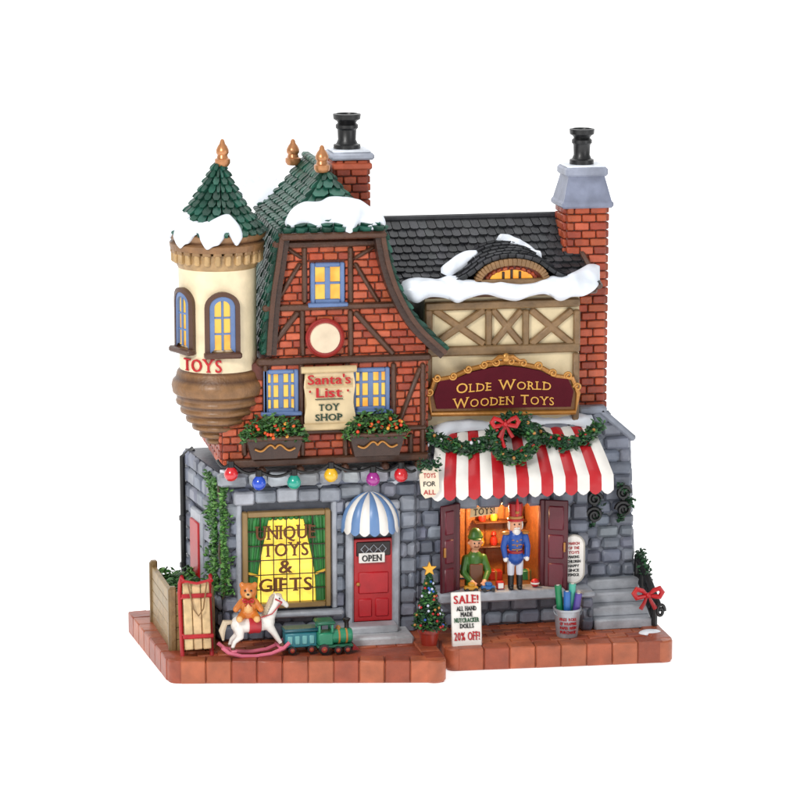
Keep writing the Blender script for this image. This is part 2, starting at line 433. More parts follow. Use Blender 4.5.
# ================================================================ LEFT HOUSE
YS=0.0; YU=-.12
xl=P(222,550,YS).x; xr=P(416,550,YS).x; zt=P(320,470,YS).z
BK=1.3
house=thing('brick_toy_shop_house','tall half timbered brick toy shop with green roof, turret and blue striped door awning','toy shop',((xl+xr)/2,.6,G))
xlb=xl-.2
SB=dict(gap=.008,dep=.042,ch=.03)
w=MB(); w.zprism([(xl,YS),(xr,YS),(xr,BK),(xlb,BK)],G-.02,zt,SMORT)
wx0,wx1,wz0,wz1=rect(242,500,330,608,YS); dx0,dx1,dz0,dz1=rect(345,500,399,632,YS)
holes=[(wx0-xl,wz0-G,wx1-xl,wz1-G),(dx0-xl,0,dx1-xl,dz1-G)]
blocks(w,(xl,YS,G),X,Z,-Yv,xr-xl,zt-G,.21,.15,SB['gap'],SB['dep'],SB['ch'],STONE,holes,jt=.007)
Us=Vector((xlb-xl,BK-YS,0)); Ls=Us.length; Us.normalize(); Ns=Vector((-Us.y,Us.x,0)).normalized()
if Ns.x>0: Ns=-Ns
sd=(.55,.0,.95,1.25)
blocks(w,(xl,YS,G),Us,Z,Ns,Ls,zt-G,.21,.15,SB['gap'],SB['dep'],SB['ch'],STONE,[sd],jt=.007)
blocks(w,(xr,YS,G),Yv,Z,X,BK,zt-G,.21,.15,SB['gap'],SB['dep'],SB['ch'],STONE,jt=.007)
w.build('stone_wall',MSTONE,house)
q=MB(); c=Vector((xl,YS,G))+Us*.75+Z*.6+Ns*.03; q.cbox(c,Us,Z,Ns,.2,.6,.03,.02,LGREY); q.build('side_door_frame',PAINT,house)
q=MB(); c2=Vector((xl,YS,G))+Us*.75+Z*.56+Ns*.06; q.cbox(c2,Us,Z,Ns,.15,.53,.02,.01,RED); q.build('side_door',PAINT,house)
q=MB(); a0,a1,z0,z1=rect(218,470,420,484,-.1)
blocks(q,(a0,.0,z0),X,Z,-Yv,a1-a0,z1-z0,.24,.14,.008,.14,.03,[hx('#b4b8c0'),hx('#c2c6cd'),hx('#a2a6ae')],jt=.008,wash=.9)
q.build('stone_ledge',MSTONE,house)
snowpart(house,[(220,470),(250,468),(290,469),(330,468),(375,468),(420,471)],[(220,479),(232,490),(246,481),(262,483),(276,492),(292,482),(308,484),(322,494),(338,483),(352,481),(380,482),(398,489),(420,480)],(0,-.15,0),(0,-1,.1),h=.05,cols=90,name='snow_cover')
q=MB(); a0,a1,z0,z1=rect(233,490,341,502,-.06); n=5
for i in range(n): q.box(a0+(a1-a0)*i/n+.004,a0+(a1-a0)*(i+1)/n-.004,-.09,0,z0-(.015 if i in(0,4) else 0),z1+(.02 if i==2 else 0),pick([LGREY,hx('#979ca6')],.06),.02)
b0,b1,y0,y1=rect(236,501,337,610,-.03)
q.box(b0,b0+.06,-.06,0,y0,y1-.005,LGREY,.015); q.box(b1-.06,b1,-.06,0,y0,y1-.005,LGREY,.015)
q.box(b0-.05,b1+.05,-.14,0,y0-.06,y0-.002,LGREY,.02)
q.build('lintel',MSTONE,house)
# display window
x0,x1,z0,z1=rect(242,510,330,607,-.03); f=MB(); ft=hx('#93774b')
f.box(x0,x0+.055,-.09,0,z0,z1,ft); f.box(x1-.055,x1,-.09,0,z0,z1,ft); f.box(x0+.055,x1-.055,-.088,0,z1-.055,z1,ft); f.box(x0+.055,x1-.055,-.088,0,z0,z0+.055,ft)
for i in range(1,6): xx=x0+.05+(x1-x0-.1)*i/6; f.box(xx-.005,xx+.005,-.07,-.058,z0+.05,z1-.05,hx('#3a2410'),.002)
for i in range(1,6): zz=z0+.05+(z1-z0-.1)*i/6; f.box(x0+.05,x1-.05,-.072,-.06,zz-.005,zz+.005,hx('#3a2410'),.002)
dwn=f.build('display_window',PAINT,house)
p=MB(); p.box(x0+.03,x1-.03,-.015,.0,z0+.03,z1-.03,hx('#ffdf5a'),.002); p.build('pane',mat('lit_display',.3,0,3,.3,.1,emis=.8),dwn)
ccol=[hx('#2d8a3c'),hx('#1f6e2c')]
for sgn in(-1,1):
    cu=MB()
    for k in range(6):
        edge=x0+.055 if sgn<0 else x1-.055
        def pos(k,t):
            wv=.15*(1-t)**1.2 + .05+.06*max(0,t-.6)
            return edge-sgn*wv*(k/5)
        pts=[(pos(k,t/8),-.028-.006*(k%2),z1-.06-(z1-z0-.12)*t/8) for t in range(9)]
        cu.tube(pts,[.024,.022,.02,.017,.015,.014,.014,.018,.02],ccol[k%2],8)
    cu.tube([(edge+sgn*.02,-.055,z0+.38*(z1-z0)),(edge-sgn*.1,-.06,z0+.34*(z1-z0))],.014,hx('#e0b540'),6)
    cu.build('curtain',PAINT,dwn)
cu=MB()
for k in range(15):
    xx=x0+.07+(x1-x0-.14)*k/14; cu.ball((xx,-.032,z1-.075),(.03,.02,.026),ccol[k%2],10,6)
cu.build('valance',PAINT,dwn)
t=MB(); bc=hx('#6a3c0a')
for s_,py,ww in(('UNIQUE',532,60),('TOYS',549,46),('&',566,14),('GIFTS',584,54)):
    pc=P(286,py,-.08); t.text(s_,pc.x,pc.z,ww/100,.14,-.078,bc,.014,True,None,.022)
t.build('lettering',LITTXT,dwn)
# door
d=MB(); a0,a1,z0,z1=rect(345,500,399,632,0)
z0=G
d.box(a0,a0+.08,-.07,0,z0,z1-.1,LGREY,.02); d.box(a1-.08,a1,-.07,0,z0,z1-.1,LGREY,.02); d.box(a0,a1,-.068,0,z1-.1,z1,LGREY,.02)
d.build('door_frame',MSTONE,house)
d=MB(); e0,e1,f0,f1=rect(353,538,393,626,-.02)
f0=G+.14
d.box(e0,e1,-.04,0,f0,f1,RED,.01)
for (u0,u1,v0,v1) in((.12,.46,.06,.28),(.54,.88,.06,.28),(.12,.88,.34,.6)):
    d.box(e0+(e1-e0)*u0,e0+(e1-e0)*u1,-.055,-.03,f0+(f1-f0)*v0,f0+(f1-f0)*v1,jit(hx('#bd1a26'),.02),.015)
d.box(e0+.03,e1-.03,-.05,-.03,f1-.18,f1-.03,hx('#2c1a18'),.01)
door=d.build('door',PAINT,house)
h=MB()
for k in(-1,0,1):
    cx=(e0+e1)/2+k*.09; cz=f1-.105
    h.tube([(cx-.04,-.056,cz),(cx,-.056,cz+.045),(cx+.04,-.056,cz),(cx,-.056,cz-.045)],.006,LGREY,6,True)
h.build('lattice_grille',PAINT,door)
ballpart('handle',door,(e0+.045,-.065,f0+.4),.02,GOLD)
t=MB(); s0,s1,r0,r1=rect(359,553,385,563,-.08); t.box(s0,s1,-.075,-.06,r0,r1,WHITE,.004); t.build('open_sign',PAINT,door)
t=MB(); t.text('OPEN',(s0+s1)/2,(r0+r1)/2,.2,.065,-.076,BLACK,.006,True,None,.03); t.build('lettering',LITTXT,door)
st=MB(); g0,g1,_,_=rect(330,630,412,645,-.3)
st.box(g0,g1,-.42,-.03,G-.02,G+.075,hx('#b9babd'),.02); st.box(g0+.1,g1-.12,-.25,-.03,G+.06,G+.145,hx('#adafb4'),.02)
st.build('doorstep',MSTONE,house)
# door awning
aw=MB(); ac=P(372,527,-.15); ra=.29; za=.33; zc=ac.z; dpp=.27
BLW=[hx('#6d8fbc'),WHITE]; ns=9
for k in range(ns):
    vs=[];fs=[];SG=5;RG=9
    for i in range(SG+1):
        a=PI*(k+i/SG)/ns
        for j in range(RG+1):
            e=PI/2*j/RG; bul=1+.035*math.sin(PI*i/SG)
            r_=math.cos(e)*bul
            vs.append((ac.x-ra*math.cos(a)*r_,-.03-dpp*math.sin(a)*r_,zc+za*math.sin(e)*bul))
        vs.append((ac.x-ra*math.cos(a)*1.03,-.03-dpp*math.sin(a)*1.03,zc-.03-.035*math.sin(PI*i/SG)))
    n=RG+2
    for i in range(SG):
        for j in range(RG): q=i*n+j; fs.append((q,q+1,q+n+1,q+n))
        fs.append((i*n,(i+1)*n,(i+1)*n+RG+1,i*n+RG+1))
    aw.add(vs,fs,BLW[k%2])
aw.build('door_awning',CLOTH,house,recalc=False,ang=60)
# ---- upper storey
cxw=(P(277,240,YU).x+P(383,240,YU).x)/2
def W(px,py,Y=YU): p=P(px,py,Y); return p.x-cxw,p.z
zb=W(330,463)[1]
prR=[W(383,229,-.25),W(389,262,-.25),W(400,293,-.25),W(418,323,-.25),W(446,350,-.25)]
w0=prR[0][0]
prL=[prR[0],(w0+.05,prR[1][1]),(w0+.1,prR[2][1]),(w0+.13,prR[3][1]),(w0+.15,prR[4][1])]
xR=P(426,400,YU).x; xL=P(222,440,YU).x
zfl=prR[4][1]
body=[(xL,zb),(xL,zfl-.25),(cxw-w0-.1,zfl-.02)]+[(cxw-a+.04,z) for a,z in prL[3:0:-1]]+[(cxw-w0+.04,prR[0][1]),(cxw+w0-.04,prR[0][1])]+[(cxw+a-.04,z) for a,z in prR[1:4]]+[(xR,zfl-.02),(xR,zb)]
w=MB(); w.prism(body,YU,BK,MORT)
def halfw(z,pr):
    for i in range(4):
        a,za_=pr[i]; b_,zb_=pr[i+1]
        if zb_<=z<=za_: k=(z-zb_)/(za_-zb_); return b_+(a-b_)*k-.05
    return pr[0][0]-.05 if z>pr[0][1] else (9 if z<zfl-.25 or pr is prR else w0+.1)
def span(v):
    z=zb+v; return max(xL,cxw-halfw(z,prL))-xL, min(xR,cxw+halfw(z,prR))-xL
wins=[(310,262,344,303),(263,369,298,412),(351,367,389,410)]
hl=[]
for q in wins:
    r_=rect(*q,YU); hl.append((r_[0]-xL,r_[2]-zb,r_[1]-xL,r_[3]-zb))
BB=(.15,.078,.009,.024,.01)
blocks(w,(xL,YU,zb),X,Z,-Yv,xR-xL,prR[0][1]-zb,*BB,BRICK,hl,span,var=.12)
blocks(w,(xL,YU,zb),Yv,Z,-X,BK-YU,zfl-.25-zb,*BB,BRICK,var=.12)
blocks(w,(xR,YU,zb),Yv,Z,X,BK-YU,zfl-zb,*BB,BRICK,var=.12)
w.build('brick_wall',MBRICK,house)
tm=MB()
def TB(a,b,c,d_,wd=.06,y0=YU-.055,col=None): 
    p=P(a,b,YU);q=P(c,d_,YU); 
    tm.bar((p.x,p.z),(q.x,q.z),wd,y0+random.uniform(-.004,.004),YU,jit(col or TIMB2,.1),.018)
def TH_(a,c,y,wd=.06,dy=0):
    p=P((a+c)/2,y,YU); tm.bar((P(a,y,YU).x,p.z),(P(c,y,YU).x,p.z),wd,YU-.065-dy,YU,jit(TIMB2,.1),.018)
def TV(x,y0,y1,wd=.055):
    xx=P(x,(y0+y1)/2,YU).x; tm.bar((xx,P(x,y1,YU).z),(xx,P(x,y0,YU).z),wd,YU-.05,YU,jit(TIMB2,.1),.018)
TH_(272,386,243,.07); TH_(262,397,306,.065); TH_(256,430,359,.075); TH_(240,426,430,.05); TH_(226,428,459,.08,.01)
TV(304,246,303); TV(350,246,303); TV(302,309,356); TV(350,309,356); TV(265,362,428);TV(301,362,428);TV(347,362,428);TV(393,362,428);TV(422,362,456)
TV(244,432,456);TV(345,432,456);TV(410,432,456);TV(302,432,456)
TB(265,354,298,311);TB(393,354,354,311);TB(276,302,300,262,.045);TB(378,302,354,262,.045);TB(284,246,302,258,.04);TB(374,246,354,258,.04)
TB(397,426,420,366,.05)
tm.build('timber_frame',MWOOD,house)
for px in(232,262,300,345,385,418):
    br=MB(); xx=P(px,468,YU).x; br.box(xx-.035,xx+.035,YU-.07,.02,zb-.09,zb-.003,jit(TIMB2,.1),.025); br.build('jetty_bracket',MWOOD,house)
YF=-.32
FINER=smoothpl(prR,6); FINEL=smoothpl(prL,6)
for sg in(-1,1):
    bb=MB(); fine=FINER if sg>0 else FINEL
    def strip(y0,y1,d0,d1,col):
        vs=[];fs=[];n=len(fine)
        for i,(a,z) in enumerate(fine):
            i0=max(i-1,0);i1=min(i+1,n-1); tx=fine[i1][0]-fine[i0][0]; tz=fine[i1][1]-fine[i0][1]; l=math.hypot(tx,tz); nx,nz=tz/l,-tx/l
            if nx>0: nx,nz=-nx,-nz
            for (dd,yy) in((d0,y0),(d1,y0),(d1,y1),(d0,y1)): vs.append((cxw+sg*(a+nx*dd),yy,z+nz*dd))
        for i in range(n-1):
            for k in range(4): l=(k+1)%4; fs.append((i*4+k,i*4+l,i*4+4+l,i*4+4+k))
        fs.append((0,1,2,3)); fs.append(tuple(4*(n-1)+k for k in range(4))); bb.add(vs,fs,col)
    ys_=YF if sg>0 else YU-.08
    strip(ys_,YU-.0,.01,.1,TIMB); strip(ys_-.02,ys_+.05,.0,.045,TIMB2)
    bb.build('bargeboard',MWOOD,house)
# roof
apx=P(322,170,.12); YH=.12; zr=apx.z; zbk=prR[0][1]
roof=MB(); ins=Vector((cxw,.6,zb))
YRB=1.38
for sg in(-1,1):
    def up(u,v,sg=sg):
        a=Vector((cxw,YH+(YRB-YH)*u,zr)); b_=Vector((cxw+sg*(w0+.02),YF+(YRB-YF)*u,zbk)); p=a.lerp(b_,v); p.z-=.1*math.sin(PI*v)*.6; return p
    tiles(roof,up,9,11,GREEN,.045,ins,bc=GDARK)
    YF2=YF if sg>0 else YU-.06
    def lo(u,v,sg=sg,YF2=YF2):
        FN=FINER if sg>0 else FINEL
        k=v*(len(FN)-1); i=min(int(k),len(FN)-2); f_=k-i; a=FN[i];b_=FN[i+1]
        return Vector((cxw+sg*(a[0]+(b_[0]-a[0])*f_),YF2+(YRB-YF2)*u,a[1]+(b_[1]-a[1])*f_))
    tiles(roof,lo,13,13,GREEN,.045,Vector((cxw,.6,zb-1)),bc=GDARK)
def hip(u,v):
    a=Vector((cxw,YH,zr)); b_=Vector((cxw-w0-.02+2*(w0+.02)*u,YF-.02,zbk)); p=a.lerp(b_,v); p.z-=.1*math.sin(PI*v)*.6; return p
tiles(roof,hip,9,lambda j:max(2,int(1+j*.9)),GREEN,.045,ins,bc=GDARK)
for i in range(8):
    y=YH+(YRB-YH)*(i+.5)/8; roof.cbox((cxw,y,zr+.02),X,Z,Yv,.045,.03,(YRB-YH)/16*1.02,.02,pick(GREEN))
rf=roof.build('roof',MTILE,house,ang=25)
q=MB(); q.box(cxw-w0-.02,cxw+w0+.02,YF-.045,YU,zbk-.075,zbk-.008,TIMB2,.02); q.build('eave_board',MWOOD,rf)
n_h=Vector((0,-(zr-zbk),(YH-YF))).normalized()
pt=Vector((cxw,YF-.02,zbk-.02))
snowpart(rf,[(285,221),(291,210),(303,203),(318,202),(330,196),(345,196),(358,199),(370,207),(380,211),(386,222)],[(285,224),(292,230),(300,226),(308,225),(318,231),(328,226),(340,228),(350,235),(360,226),(372,231),(379,226),(386,226)],pt,n_h,h=.09,cols=60,ymin=YF-.05)
sl_n=Vector((-(zr-zbk),0,w0)).normalized()
snowpart(rf,[(243,188),(250,178),(262,173),(276,178)],[(243,196),(249,206),(260,208),(276,190)],Vector((cxw,0,zr)),sl_n,h=.1,cols=24)
def finial(px,py,Y,parent,sc=1.0):
    p=P(px,py,Y); f_=MB()
    f_.lathe([(.0,-.07),(.06*sc,-.06),(.08*sc,-.03),(.08*sc,.01),(.06*sc,.02),(.052*sc,.05),(.066*sc,.07),(.066*sc,.1),(.05*sc,.135),(.03*sc,.16),(.022*sc,.19),(.01,.205),(0,.206)],p,hx('#c0875a'),18)
    return f_.build('finial',MGOLD,parent)
finial(322,166,YH,rf); finial(293,159,1.3,rf)
# ---- turret
tc=P(218,330,.12); TR=.385; CY=.12
tz=lambda py: P(218,py,CY-TR).z
tu=MB()
tu.lathe([(TR,tz(388)),(TR-.005,tz(330)),(TR,tz(272))],(tc.x,CY,0),TCREAM,48)
tur=tu.build('turret',PAINT,house)
q=MB(); BR=hx('#5f4028'); BR2=hx('#8a6540')
def ringp(r,p): return [(r-.035,tz(p+5),BR),(r-.005,tz(p+4.2),BR),(r,tz(p+2.5),BR2),(r,tz(p+1),BR2),(r-.01,tz(p-.5),BR2)]
prf=[(.0,tz(452),BR)]
for r_,p_ in((.13,446),(.2,439),(.27,431),(.33,423),(.385,414),(.425,405)): prf+=ringp(r_,p_)
prf+=[(.42,tz(401),BR),(.455,tz(398),BR2),(.468,tz(391),BR2),(.455,tz(386),BR2),(.425,tz(383),BR),(.41,tz(377),BR2),(.385,tz(374),BR)]
q.lathe(prf,(tc.x,CY,0),BR,48)
q.build('corbelled_foot',MWOOD,tur)
q=MB()
q.lathe([(TR,tz(272)),(TR+.02,tz(268)),(TR+.03,tz(256))],(tc.x,CY,0),hx('#a98a60'),48)
for i in range(26):
    a=2*PI*i/26; c=Vector((tc.x+(TR+.035)*math.cos(a),CY+(TR+.035)*math.sin(a),tz(260))); U=Vector((-math.sin(a),math.cos(a),0)); N=Vector((math.cos(a),math.sin(a),0))
    q.cbox(c,U,Z,N,.03,.06,.035,.015,hx('#b8986a')); q.cbox(c+Z*.055,U,Z,N,.042,.022,.04,.01,hx('#96754f'))
q.lathe([(TR+.03,tz(254)),(TR+.075,tz(253),BR2),(TR+.085,tz(247),BR2),(TR+.06,tz(244)),(TR+.09,tz(241),BR2),(TR+.1,tz(237),BR2),(TR+.06,tz(234)),(.2,tz(233))],(tc.x,CY,0),BR,48)
q.build('battlement_band',MWOOD,tur)
zt0=tz(237); zt1=P(222,161,CY).z; CR=TR+.085
def cone(u,v):
    a=2*PI*u-PI/2; H=zt1-zt0; z=zt1-H*v
    r=CR*(.035+.72*v+.245*v*v*v); return Vector((tc.x+.03*(1-v)+r*math.cos(a),CY+r*math.sin(a),z))
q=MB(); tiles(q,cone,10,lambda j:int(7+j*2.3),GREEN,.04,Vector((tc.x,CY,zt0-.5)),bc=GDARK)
q.lathe([(CR*.99,zt0+.012),(CR+.01,zt0-.01),(CR-.02,zt0-.03),(.2,zt0-.03)],(tc.x,CY,0),GDARK,40)
tr=q.build('turret_roof',MTILE,tur,ang=25)
def conepatch(mb,u0,u1,vt,vb,h,cols=60,m=12):
    vs=[];fs=[]
    for i in range(cols+1):
        t_=i/cols; u=u0+(u1-u0)*t_; a=vt(t_);b_=vb(t_); et=min(1,(4*t_*(1-t_))**.5*1.6) if 0<t_<1 else 0
        mid=(a+b_)/2; a=mid+(a-mid)*max(et,.1); b_=mid+(b_-mid)*max(et,.1)
        for j in range(m+1):
            v=a+(b_-a)*j/m; p=cone(u,v) if v<=1 else cone(u,1)-Z*(v-1)*.75
            an=2*PI*u-PI/2; nn=Vector((math.cos(an),math.sin(an),.7 if v<1 else .1)).normalized(); pr=(4*(j/m)*(1-j/m))**.5 if 0<j<m else 0
            vs.append(p+nn*(h*pr*et*(1+.6*noise.noise(p*5))+.018*(et>0)))
    for i in range(cols):
        for j in range(m): k=i*(m+1)+j; fs.append((k,k+1,k+m+2,k+m+1))
        fs.append((i*(m+1),i*(m+1)+m,(i+1)*(m+1)+m,(i+1)*(m+1)))
    mb.add(vs,fs,SNOW)
sn=MB()
conepatch(sn,-.27,.07,lambda t_:.76-.05*math.sin(t_*9)+.08*(t_<.1),lambda t_:1.07+.08*math.sin(t_*21)+.03*math.sin(t_*43),.05)
sn.build('turret_snow',MSNOW,tur,ang=80)
finial(222.5,160,CY,tur,.95)
def arch_poly(w,z0,zs,k=1.0,n=10):
    return [(-w,z0),(w,z0)]+[(w*math.cos(PI*i/n),zs+w*k*math.sin(PI*i/n)) for i in range(n+1)]
def tmap(a0,ro):
    def f_(x,y,z):
        a=a0+x/TR; rr=TR+ro-y; return (tc.x+rr*math.sin(a),CY-rr*math.cos(a),z)
    return f_
def arched(a0,zl,zh,hw,parent):
    f_=MB(); tmf=tmap(a0,0)
    def ring(o1,o2,y0,y1,col):
        n=14; path=lambda o:[(-hw-o,zl-o)]+[(-hw-o,zl+(zh-zl)*k/4) for k in range(1,5)]+[((hw+o)*math.cos(PI-PI*i/n),zh+(hw+o)*math.sin(PI*i/n)) for i in range(1,n)]+[(hw+o,zh-(zh-zl)*k/4) for k in range(0,4)]+[(hw+o,zl-o)]
        a=path(o1);b_=path(o2);vs=[];fs=[]
        for (p,q_) in zip(a,b_):
            for (pp,yy) in((p,y0),(q_,y0),(q_,y1),(p,y1)): vs.append(tmf(pp[0],-yy,pp[1]))
        n_=len(a)
        for i in range(n_-1):
            for k in range(4): l=(k+1)%4; fs.append((i*4+k,i*4+l,i*4+4+l,i*4+4+k))
        f_.add(vs,fs,col)
    ring(.03,.075,0,.05,TIMB2); ring(-.012,.035,0,.04,BLUE)
    f_.tube([tmf(0,-.02,zl),tmf(0,-.02,zh+hw)],.013,BLUE,6)
    for k in(1,2): zz=zl+(zh-zl)*k/2.6; f_.tube([tmf(-hw,-.02,zz),tmf(0,-.02,zz),tmf(hw,-.02,zz)],.011,BLUE,6)
    c=Vector(tmf(0,-.03,zl-.05)); U=Vector((math.cos(a0),math.sin(a0),0)); f_.cbox(c,U,Z,Vector((math.sin(a0),-math.cos(a0),0)),hw+.1,.03,.05,.015,TIMB2)
    w_=f_.build('arched_window',PAINT,parent)
    p=MB(); pl=arch_poly(hw,zl,zh,1,12); p.add([tmf(x,-.012,z) for x,z in pl],[tuple(range(len(pl)))],AMB); p.build('pane',LIT,w_,smooth=False,recalc=False)
arched(-.02,tz(350),tz(308),.085,tur); arched(-1.15,tz(348),tz(306),.085,tur)
t=MB()
def tm2(p):
    a=-.58+(p.x)/TR; rr=TR+.005+(-p.y); return Vector((tc.x+rr*math.sin(a),CY-rr*math.cos(a),p.z))
t.text('TOYS',0,tz(366),.42,.13,0,RED,.015,True,tm2,.015)
t.build('lettering',LITTXT,tur)
for q in wins: window(house,*q,YU,2 if q[0]>305 and q[0]<320 else 4,2 if q[0]>305 and q[0]<320 else 3)
def chimney(px0,px1,pyt,Y0,dep,zbot):
    x0=P(px0,pyt,Y0).x; x1=P(px1,pyt,Y0).x; z1=P((px0+px1)/2,pyt,Y0).z
    c=MB(); c.box(x0+.02,x1-.02,Y0+.02,Y0+dep-.02,zbot,z1,MORT)
    h_=z1-zbot; CB=(.15,.085,.009,.03,.01)
    blocks(c,(x0+.02,Y0+.02,zbot),X,Z,-Yv,x1-x0-.04,h_,*CB,BRICK,var=.1)
    blocks(c,(x0+.02,Y0+.02,zbot),Yv,Z,-X,dep-.04,h_,*CB,BRICK,var=.1)
    blocks(c,(x1-.02,Y0+.02,zbot),Yv,Z,X,dep-.04,h_,*CB,BRICK,var=.1)
    blocks(c,(x0+.02,Y0+dep-.02,zbot),X,Z,Yv,x1-x0-.04,h_,*CB,BRICK,var=.1)
    return c,x0,x1,z1
def pot(c,z,s,parent):
    q=MB(); q.lathe([(.0,0),(.15*s,0),(.15*s,.05),(.12*s,.06),(.1*s,.1),(.105*s,.2),(.125*s,.22),(.125*s,.25),(.1*s,.27),(.115*s,.29),(.15*s,.31),(.155*s,.36),(.12*s,.365),(.11*s,.3),(0,.3)],(c[0],c[1],z),BLACK,24)
    return q.build('chimney_pot',PAINT,parent)
YC=.85
c,x0,x1,z1=chimney(334,370,160,YC,.36,P(350,240,YC).z)
mc=c.build('chimney',MBRICK,house)
q=MB(); q.box(x0-.04,x1+.04,YC-.05,YC+.41,z1-.0,z1+.07,hx('#a9aebb'),.02); q.box(x0-.01,x1+.01,YC-.02,YC+.38,z1+.065,z1+.1,SNOW,.02); q.box(x0-.02,x1+.02,YC-.03,YC+.39,z1-.1,z1-.03,BRICK[2],.015); q.build('chimney_cap',MSTONE,mc)
pot(((x0+x1)/2-.02,YC+.18,0),z1+.09,.92,mc)
q=MB(); pa=Vector((xl,YS,0))+Us*(Ls-.1)+Ns*.06; q.tube([(pa.x,pa.y,G),(pa.x,pa.y,zt-.06),(pa.x+.12,pa.y,zt+.02)],.03,BLACK,8); 
for z_ in(1.2,.7): q.tube([(pa.x,pa.y,z_),(pa.x,pa.y,z_+.05)],.042,BLACK,8)
q.build('downpipe',PAINT,house)
# ================================================================ RIGHT HOUSE
YR=.1
shop=thing('workshop_house','low wooden toy shop with black slate roof, cream gable band and open shop window','toy shop',(1.3,.7,G))
rx0=P(408,540,YR).x; rx1=P(588,540,YR).x; rzt=P(500,424,YR).z
ox0,ox1,oz0,oz1=rect(456,500,541,592,YR)
w=MB()
w.box(rx0,ox0,YR,BK,G-.02,rzt,SMORT,.005); w.box(ox1,rx1,YR,BK,G-.02,rzt,SMORT,.005); w.box(ox0,ox1,YR,BK,G-.02,oz0,SMORT,.005); w.box(ox0,ox1,YR,BK,oz1,rzt,SMORT,.005)
blocks(w,(rx0,YR,G),X,Z,-Yv,rx1-rx0,rzt-G,.22,.15,SB['gap'],SB['dep'],SB['ch'],STONE,[(ox0-rx0,oz0-G-.06,ox1-rx0,oz1-G)],jt=.007)
w.build('stone_wall',MSTONE,shop)
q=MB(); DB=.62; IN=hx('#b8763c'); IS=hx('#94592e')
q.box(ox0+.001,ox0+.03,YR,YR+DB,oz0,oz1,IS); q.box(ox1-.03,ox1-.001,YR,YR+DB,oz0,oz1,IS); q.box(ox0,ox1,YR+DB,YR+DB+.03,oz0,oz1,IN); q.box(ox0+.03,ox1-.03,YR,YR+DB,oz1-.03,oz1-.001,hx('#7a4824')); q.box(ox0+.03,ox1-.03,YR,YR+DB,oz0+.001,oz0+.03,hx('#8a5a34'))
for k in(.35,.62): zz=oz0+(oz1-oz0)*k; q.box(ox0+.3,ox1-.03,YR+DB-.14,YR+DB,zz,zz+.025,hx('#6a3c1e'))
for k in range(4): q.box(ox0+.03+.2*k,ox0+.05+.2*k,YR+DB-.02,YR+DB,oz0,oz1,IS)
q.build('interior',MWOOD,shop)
q=MB(); a0,a1,z0,z1=rect(438,590,564,600,-.05); q.box(a0,a1,-.12,YR+.05,z0,z1,LGREY,.02); q.build('counter_sill',MSTONE,shop)
for (a_,b_) in((ox0-.03,ox0+.03),(ox1-.03,ox1+.03)):
    q=MB(); q.box(a_,b_,YR-.07,YR,oz0,oz1,MAROON,.01); q.build('window_post',PAINT,shop)
def shutter(hx_,ang,wd,mirror):
    q=MB(); U=Vector((math.cos(ang)*mirror,-math.sin(ang),0)); N=Vector((math.sin(ang)*mirror,math.cos(ang),0)); c=Vector((hx_,YR-.07,(oz0+oz1)/2))+U*wd/2
    H=(oz1-oz0)/2
    q.cbox(c,U,Z,N,wd/2,H,.018,.008,MAROON)
    for k in(-1,0,1): q.cbox(c+Z*(H*.62*k)-N*.016,U,Z,N,wd/2-.04,H*.26,.014,.012,hx('#6e2030')); q.cbox(c+Z*(H*.62*k)+N*.016,U,Z,N,wd/2-.04,H*.26,.014,.012,hx('#6e2030'))
    q.cbox(c+U*(wd/2-.03)-N*.03,U,Z,N,.01,.05,.012,.004,GOLD)
    q.build('shutter',PAINT,shop)
shutter(ox1+.02,R(22),.24,1); shutter(ox0-.02,R(30),.2,-1)
ux0=P(424,350,YR).x; ux1=P(579,350,YR).x; uz1=P(500,296,YR).z; 
w=MB(); w.box(ux0,ux1,YR,BK,rzt-.05,uz1,CREAM,.01)
w.build('plaster_wall',PAINT,shop)
tm=MB()
def tb(a,b,c,d_,wd=.05,y=YR-.045):
    p=P(a,b,YR);q_=P(c,d_,YR); tm.bar((p.x,p.z),(q_.x,q_.z),wd,y+random.uniform(-.003,.003),YR,jit(TAN,.1),.016)
def th(a,c,y,wd=.05):
    z=P((a+c)/2,y,YR).z; tm.bar((P(a,y,YR).x,z),(P(c,y,YR).x,z),wd,YR-.055,YR,jit(TAN,.1),.016)
def tv(x,a,b,wd=.05):
    xx=P(x,(a+b)/2,YR).x; tm.bar((xx,P(x,b,YR).z),(xx,P(x,a,YR).z),wd,YR-.052,YR,jit(TAN,.1),.016)
th(424,579,304,.09); th(424,579,349,.1); tv(428,309,345,.08); tv(576,309,345,.07); tv(488,309,345,.07); tv(525,309,345,.07); tv(575,352,420,.07); tv(428,352,420,.07)
tb(433,344,484,309,.078); tb(433,309,484,344,.078); tb(492,344,521,309,.07); tb(492,309,521,344,.07); tb(530,344,572,309,.078); tb(530,309,572,344,.078)
tm.build('timber_frame',MWOOD,shop)
